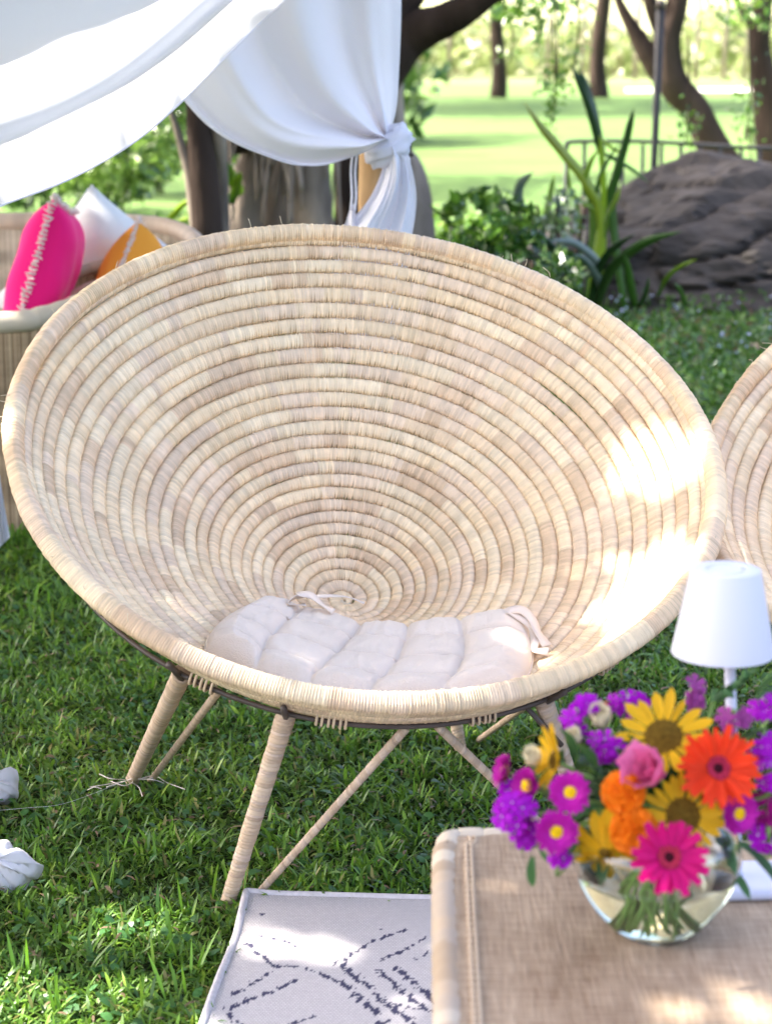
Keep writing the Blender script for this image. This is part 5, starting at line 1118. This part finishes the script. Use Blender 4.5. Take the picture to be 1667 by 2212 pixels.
a = at(1256, 492, 10.6); tube('garden_stake', [(a[0], a[1], 0), (a[0], a[1], at(1256, 425, 10.6)[2])], .018, M['stake'], None, seg=6); prop(bpy.data.objects['garden_stake'], 'short wooden stake in the plants left of the boulder', 'stake')

# ================================================================= PLANTS
def strap_leaf(pts, w, parent, colr, name='leaf', fold=.25):
    P = spline(pts, 22); t = np.linspace(0, 1, 22); wd = w * np.interp(t, [0, .3, .75, 1], [.7, 1, .75, .04]) / 2
    T = np.gradient(P, axis=0); T /= np.linalg.norm(T, axis=1)[:, None]; side = np.cross(T, np.array([.25, -1, .1])); side /= np.linalg.norm(side, axis=1)[:, None]; nn = np.cross(side, T)
    V = np.stack([P - side * wd[:, None], P + nn * (wd * fold)[:, None], P + side * wd[:, None]], 1).reshape(-1, 3)
    C = np.repeat(np.interp(t, [0, 1], [0, 1])[:, None] * (np.array(colr[1]) - np.array(colr[0])) + np.array(colr[0]), 3, 0)
    o = mesh(name, V, grid_faces(22, 3), M['leaf'], parent, colr=C); m = o.modifiers.new('t', 'SOLIDIFY'); m.thickness = .002; return o
GR, YG, DG, SG = (.06, .16, .02), (.34, .50, .03), (.025, .07, .02), (.22, .28, .24)
Ys = 10.2; st = empty('strap_leaf_plant', (0, 0, 0), 'tall strap leaved plant with one yellow green leaf leaning left, in front of the railing', 'plant')
for pts, w, c, nm in [([(1300, 480), (1270, 400), (1215, 330), (1165, 270), (1132, 222)], 34, (YG, (.30, .30, .05)), 0), ([(1300, 470), (1303, 400), (1298, 330), (1294, 290)], 22, (YG, YG), 0), ([(1298, 330), (1280, 250), (1258, 190), (1232, 140)], 34, (DG, DG), 0), ([(1296, 300), (1278, 230), (1262, 180), (1250, 150)], 26, (DG, DG), 0),
                      ([(1320, 450), (1330, 380), (1350, 310), (1362, 260), (1368, 235)], 30, (GR, DG), 0), ([(1290, 460), (1290, 400), (1310, 350), (1345, 300)], 16, (GR, GR), 0), ([(1300, 330), (1330, 345), (1370, 370), (1400, 395)], 14, (GR, GR), 0), ([(1280, 460), (1262, 400), (1275, 350), (1295, 320)], 22, (GR, YG), 0), ([(1295, 300), (1330, 325), (1350, 330)], 12, (YG, YG), 0), ([(1250, 470), (1230, 400), (1225, 340)], 14, (GR, YG), 0), ([(1290, 480), (1260, 440), (1225, 410)], 18, (GR, YG), 0), ([(1310, 480), (1330, 430), (1340, 400)], 18, (GR, YG), 0)]:
    P = [at(u, v, Ys - .02 * i) for i, (u, v) in enumerate(pts)]
    if pts[0][1] > 430: P = [np.array([P[0][0] + random.uniform(-.10, .10), P[0][1], .02])] + P
    strap_leaf(P, w * .74 / FPX * Ys, st, c)
def clump(name, spec, Y, label, group, colset):
    r0 = empty(name, (0, 0, 0), label, 'plant', group)
    for pts, w, c in spec: strap_leaf([at(u, v, Y - .08 * i) for i, (u, v) in enumerate(pts)], w / FPX * Y, r0, c)
    return r0
clump('strap_leaf_plant', [([(1130, 470), (1118, 430), (1125, 395), (1150, 372)], 26, (SG, SG)), ([(1165, 540), (1178, 470), (1190, 410), (1196, 378)], 16, (SG, YG)), ([(1180, 560), (1195, 500), (1205, 450), (1200, 400)], 16, (GR, SG))], 9.9, 'silvery upright leaves rising behind the glossy bush', 'strap leaved plants', 0)
clump('strap_leaf_plant', [([(1235, 640), (1215, 560), (1170, 510), (1125, 490)], 14, (DG, DG)), ([(1262, 600), (1290, 570), (1240, 525), (1180, 520)], 20, (SG, SG)), ([(1290, 660), (1310, 600), (1340, 560), (1400, 520), (1470, 500)], 26, (DG, GR)), ([(1250, 650), (1235, 590), (1215, 560), (1190, 545)], 16, (DG, DG)), ([(1300, 640), (1290, 600), (1260, 560), (1225, 550)], 18, (SG, DG)), ([(1275, 660), (1290, 590), (1320, 540), (1370, 505)], 22, (DG, DG)), ([(1210, 640), (1190, 580), (1150, 555)], 14, (GR, DG))], 9.3, 'dark arching strap leaves in front of the boulder', 'strap leaved plants', 0)
clump('strap_leaf_plant', [([(1372, 660), (1362, 620), (1355, 580), (1348, 550)], 22, (GR, GR)), ([(1420, 640), (1440, 600), (1470, 575), (1505, 560)], 12, (GR, YG)), ([(1380, 665), (1395, 630), (1400, 600)], 12, (DG, GR)), ([(1480, 660), (1470, 630), (1455, 610)], 12, (GR, GR))], 9.0, 'few single upright leaves at the foot of the boulder', 'strap leaved plants', 0)
clump('strap_leaf_plant', [([(360, 480), (378, 460), (398, 440), (425, 425)], 15, (YG, YG)), ([(520, 420), (505, 390), (495, 370), (490, 350)], 30, (YG, GR)), ([(372, 490), (385, 480), (410, 470)], 12, (YG, YG)), ([(500, 440), (512, 400), (520, 370)], 22, (GR, YG))], 9.6, 'yellow green leaf blades between the sofa and the slim trunk', 'strap leaved plants', 0)
def bush(name, u, v, Y, ru, rv, n, size, label, cols_, parent=None, ry=.35, aspect=.5, group='leafy bushes', thr=-.22):
    c = at(u, v, Y); r0 = empty(name, (c[0], c[1], 0), label, 'bush', group); a = rng.normal(0, 1, (n, 3)); a /= np.linalg.norm(a, axis=1)[:, None]
    P = a * (rng.random((n, 1)) ** .4) * np.array([ru / FPX * Y, ry, rv / FPX * Y]); nz_ = vnoise(P, 6, u); P = P[nz_ > thr]; P[:, 2] += c[2]; P = P[P[:, 2] > .01]
    leaf_cloud('foliage', P, rng.uniform(.7, 1.3, len(P)) * size, leaf_cols(len(P), cols_), r0, aspect=aspect)
    for k in range(5): tube('stem', [(random.uniform(-.05, .05), 0, 0), (random.uniform(-.15, .15), random.uniform(-.1, .1), c[2] + .05)], .008, M['darkbark'], r0, seg=5)
G_ = ((.03, .09, .012), (.06, .15, .015), (.12, .24, .02)); LG = ((.10, .18, .03), (.16, .26, .05), (.05, .10, .02)); WG = ((.25, .30, .22), (.10, .18, .05), (.05, .10, .03))
bush('leafy_bush', 1045, 520, 9.0, 130, 112, 1700, .070, 'glossy green bush just behind the top of the bowl chair', ((.045, .12, .015), (.09, .20, .02), (.17, .31, .03)), thr=-.02)
bush('leafy_bush', 1160, 590, 8.6, 100, 75, 800, .055, 'darker leafy bush between the glossy bush and the boulder', ((.02, .06, .012), (.05, .12, .015), (.12, .2, .05)))
bush('leafy_bush', 1215, 470, 9.8, 45, 60, 200, .05, 'pale silvery foliage by the wooden stake', WG)
bush('leafy_bush', 250, 330, 14.5, 150, 110, 1900, .10, 'sunlit shrub seen under the front drape', LG, ry=.9)
bush('leafy_bush', 100, 330, 16, 200, 120, 1500, .12, 'dark shrub behind the sofa at the left', ((.03, .08, .015), (.06, .13, .02), (.10, .18, .03)), ry=.9)
bush('leafy_bush', 340, 240, 18, 140, 120, 1400, .12, 'pale green shrub farther back left of the slim trunk', LG, ry=.9)
bush('leafy_bush', 510, 330, 13, 60, 90, 500, .08, 'green leaves showing between the slim trunk and the fig tree', LG, ry=.4)
bush('leafy_bush', 560, 150, 26, 400, 260, 2600, .26, 'tall shrub wall behind the fig tree', ((.05, .11, .02), (.10, .18, .03), (.14, .22, .05)), ry=1.4)
bush('leafy_bush', 1640, 285, 16.5, 30, 30, 200, .06, 'small yellow green bush at the foot of the right trunk', LG)

# ground cover with small pale flowers in front of the rock
n = 15000; x = rng.uniform(.6, 3.4, n); y = rng.uniform(6.5, 10.6, n); k = (x > .55 + (y - 6.5) * .02) & (x > 1.05 - (y - 7) * .12) ; x, y = x[k], y[k]
hh = (.09 + .05 * np.array([mnoise.noise(Vector((a * 2.2, b_ * 2.2, 1.))) for a, b_ in zip(x, y)])) * np.clip((y - 6.5) / 1.2, .2, 1); z = rng.random(len(x)) * hh * 1.3
leaf_cloud('ground_cover', np.stack([x, y, z], -1), rng.uniform(.02, .045, len(x)), leaf_cols(len(x), ((.04, .11, .015), (.07, .165, .02), (.11, .21, .03))), label='leafy ground cover in front of the boulder', aspect=.5)
n = 150; x = rng.uniform(1.0, 3.2, n); y = rng.uniform(7.3, 10.2, n); z = rng.uniform(.10, .17, n)
leaf_cloud('ground_cover_flowers', np.stack([x, y, z], -1), rng.uniform(.010, .02, n), np.tile([.42, .46, .66], (n, 1)), label='tiny pale blue flowers scattered over the ground cover', aspect=1.0)
# leaf litter between the bushes
n = 900; x = rng.uniform(-.2, 2.2, n); y = rng.uniform(8.8, 12.5, n); leaf_cloud('leaf_litter', np.stack([x, y, np.full(n, .03)], -1), rng.uniform(.03, .07, n), np.array([(.20, .12, .07)]) * rng.uniform(.5, 1.6, (n, 1)), label='dry brown leaves on the soil under the bushes', aspect=.6)

# ================================================================= straw wisps by the back left leg
r0 = empty('straw_wisps', tuple(gnd(285, 1690)), 'loose straw wisps round the foot of the back left chair leg', 'straw'); o0 = gnd(285, 1690)
for k, q in enumerate([[(215, 1672), (240, 1682), (280, 1684), (300, 1682)], [(195, 1700), (240, 1693), (290, 1684), (330, 1680)], [(300, 1683), (335, 1676), (360, 1690), (400, 1705)], [(285, 1690), (300, 1700), (308, 1720)], [(230, 1700), (262, 1690), (285, 1682)], [(190, 1706), (205, 1700), (220, 1704)], [(300, 1684), (330, 1684), (355, 1692)], [(240, 1688), (270, 1697), (292, 1686)]]):
    P = [gnd(u, v, .035 + .012 * math.sin(i * 2 + k)) - o0 for i, (u, v) in enumerate(q)]; tube('wisp', spline(P, 16), .0008, M['fringe'], r0, seg=5)
o = tube('nylon_thread', spline([gnd(u, v, .05) for u, v in [(-20, 1752), (60, 1745), (130, 1738), (200, 1715), (262, 1690)]], 30), .00028, M['linen'], None, seg=4); prop(o, 'thin pale thread running over the grass from the leg to the white cloth', 'thread')
for obj_ in bpy.data.objects:
    if obj_.type == 'MESH' and len(obj_.data.materials) == 0: obj_.data.materials.append(M['leaf'])
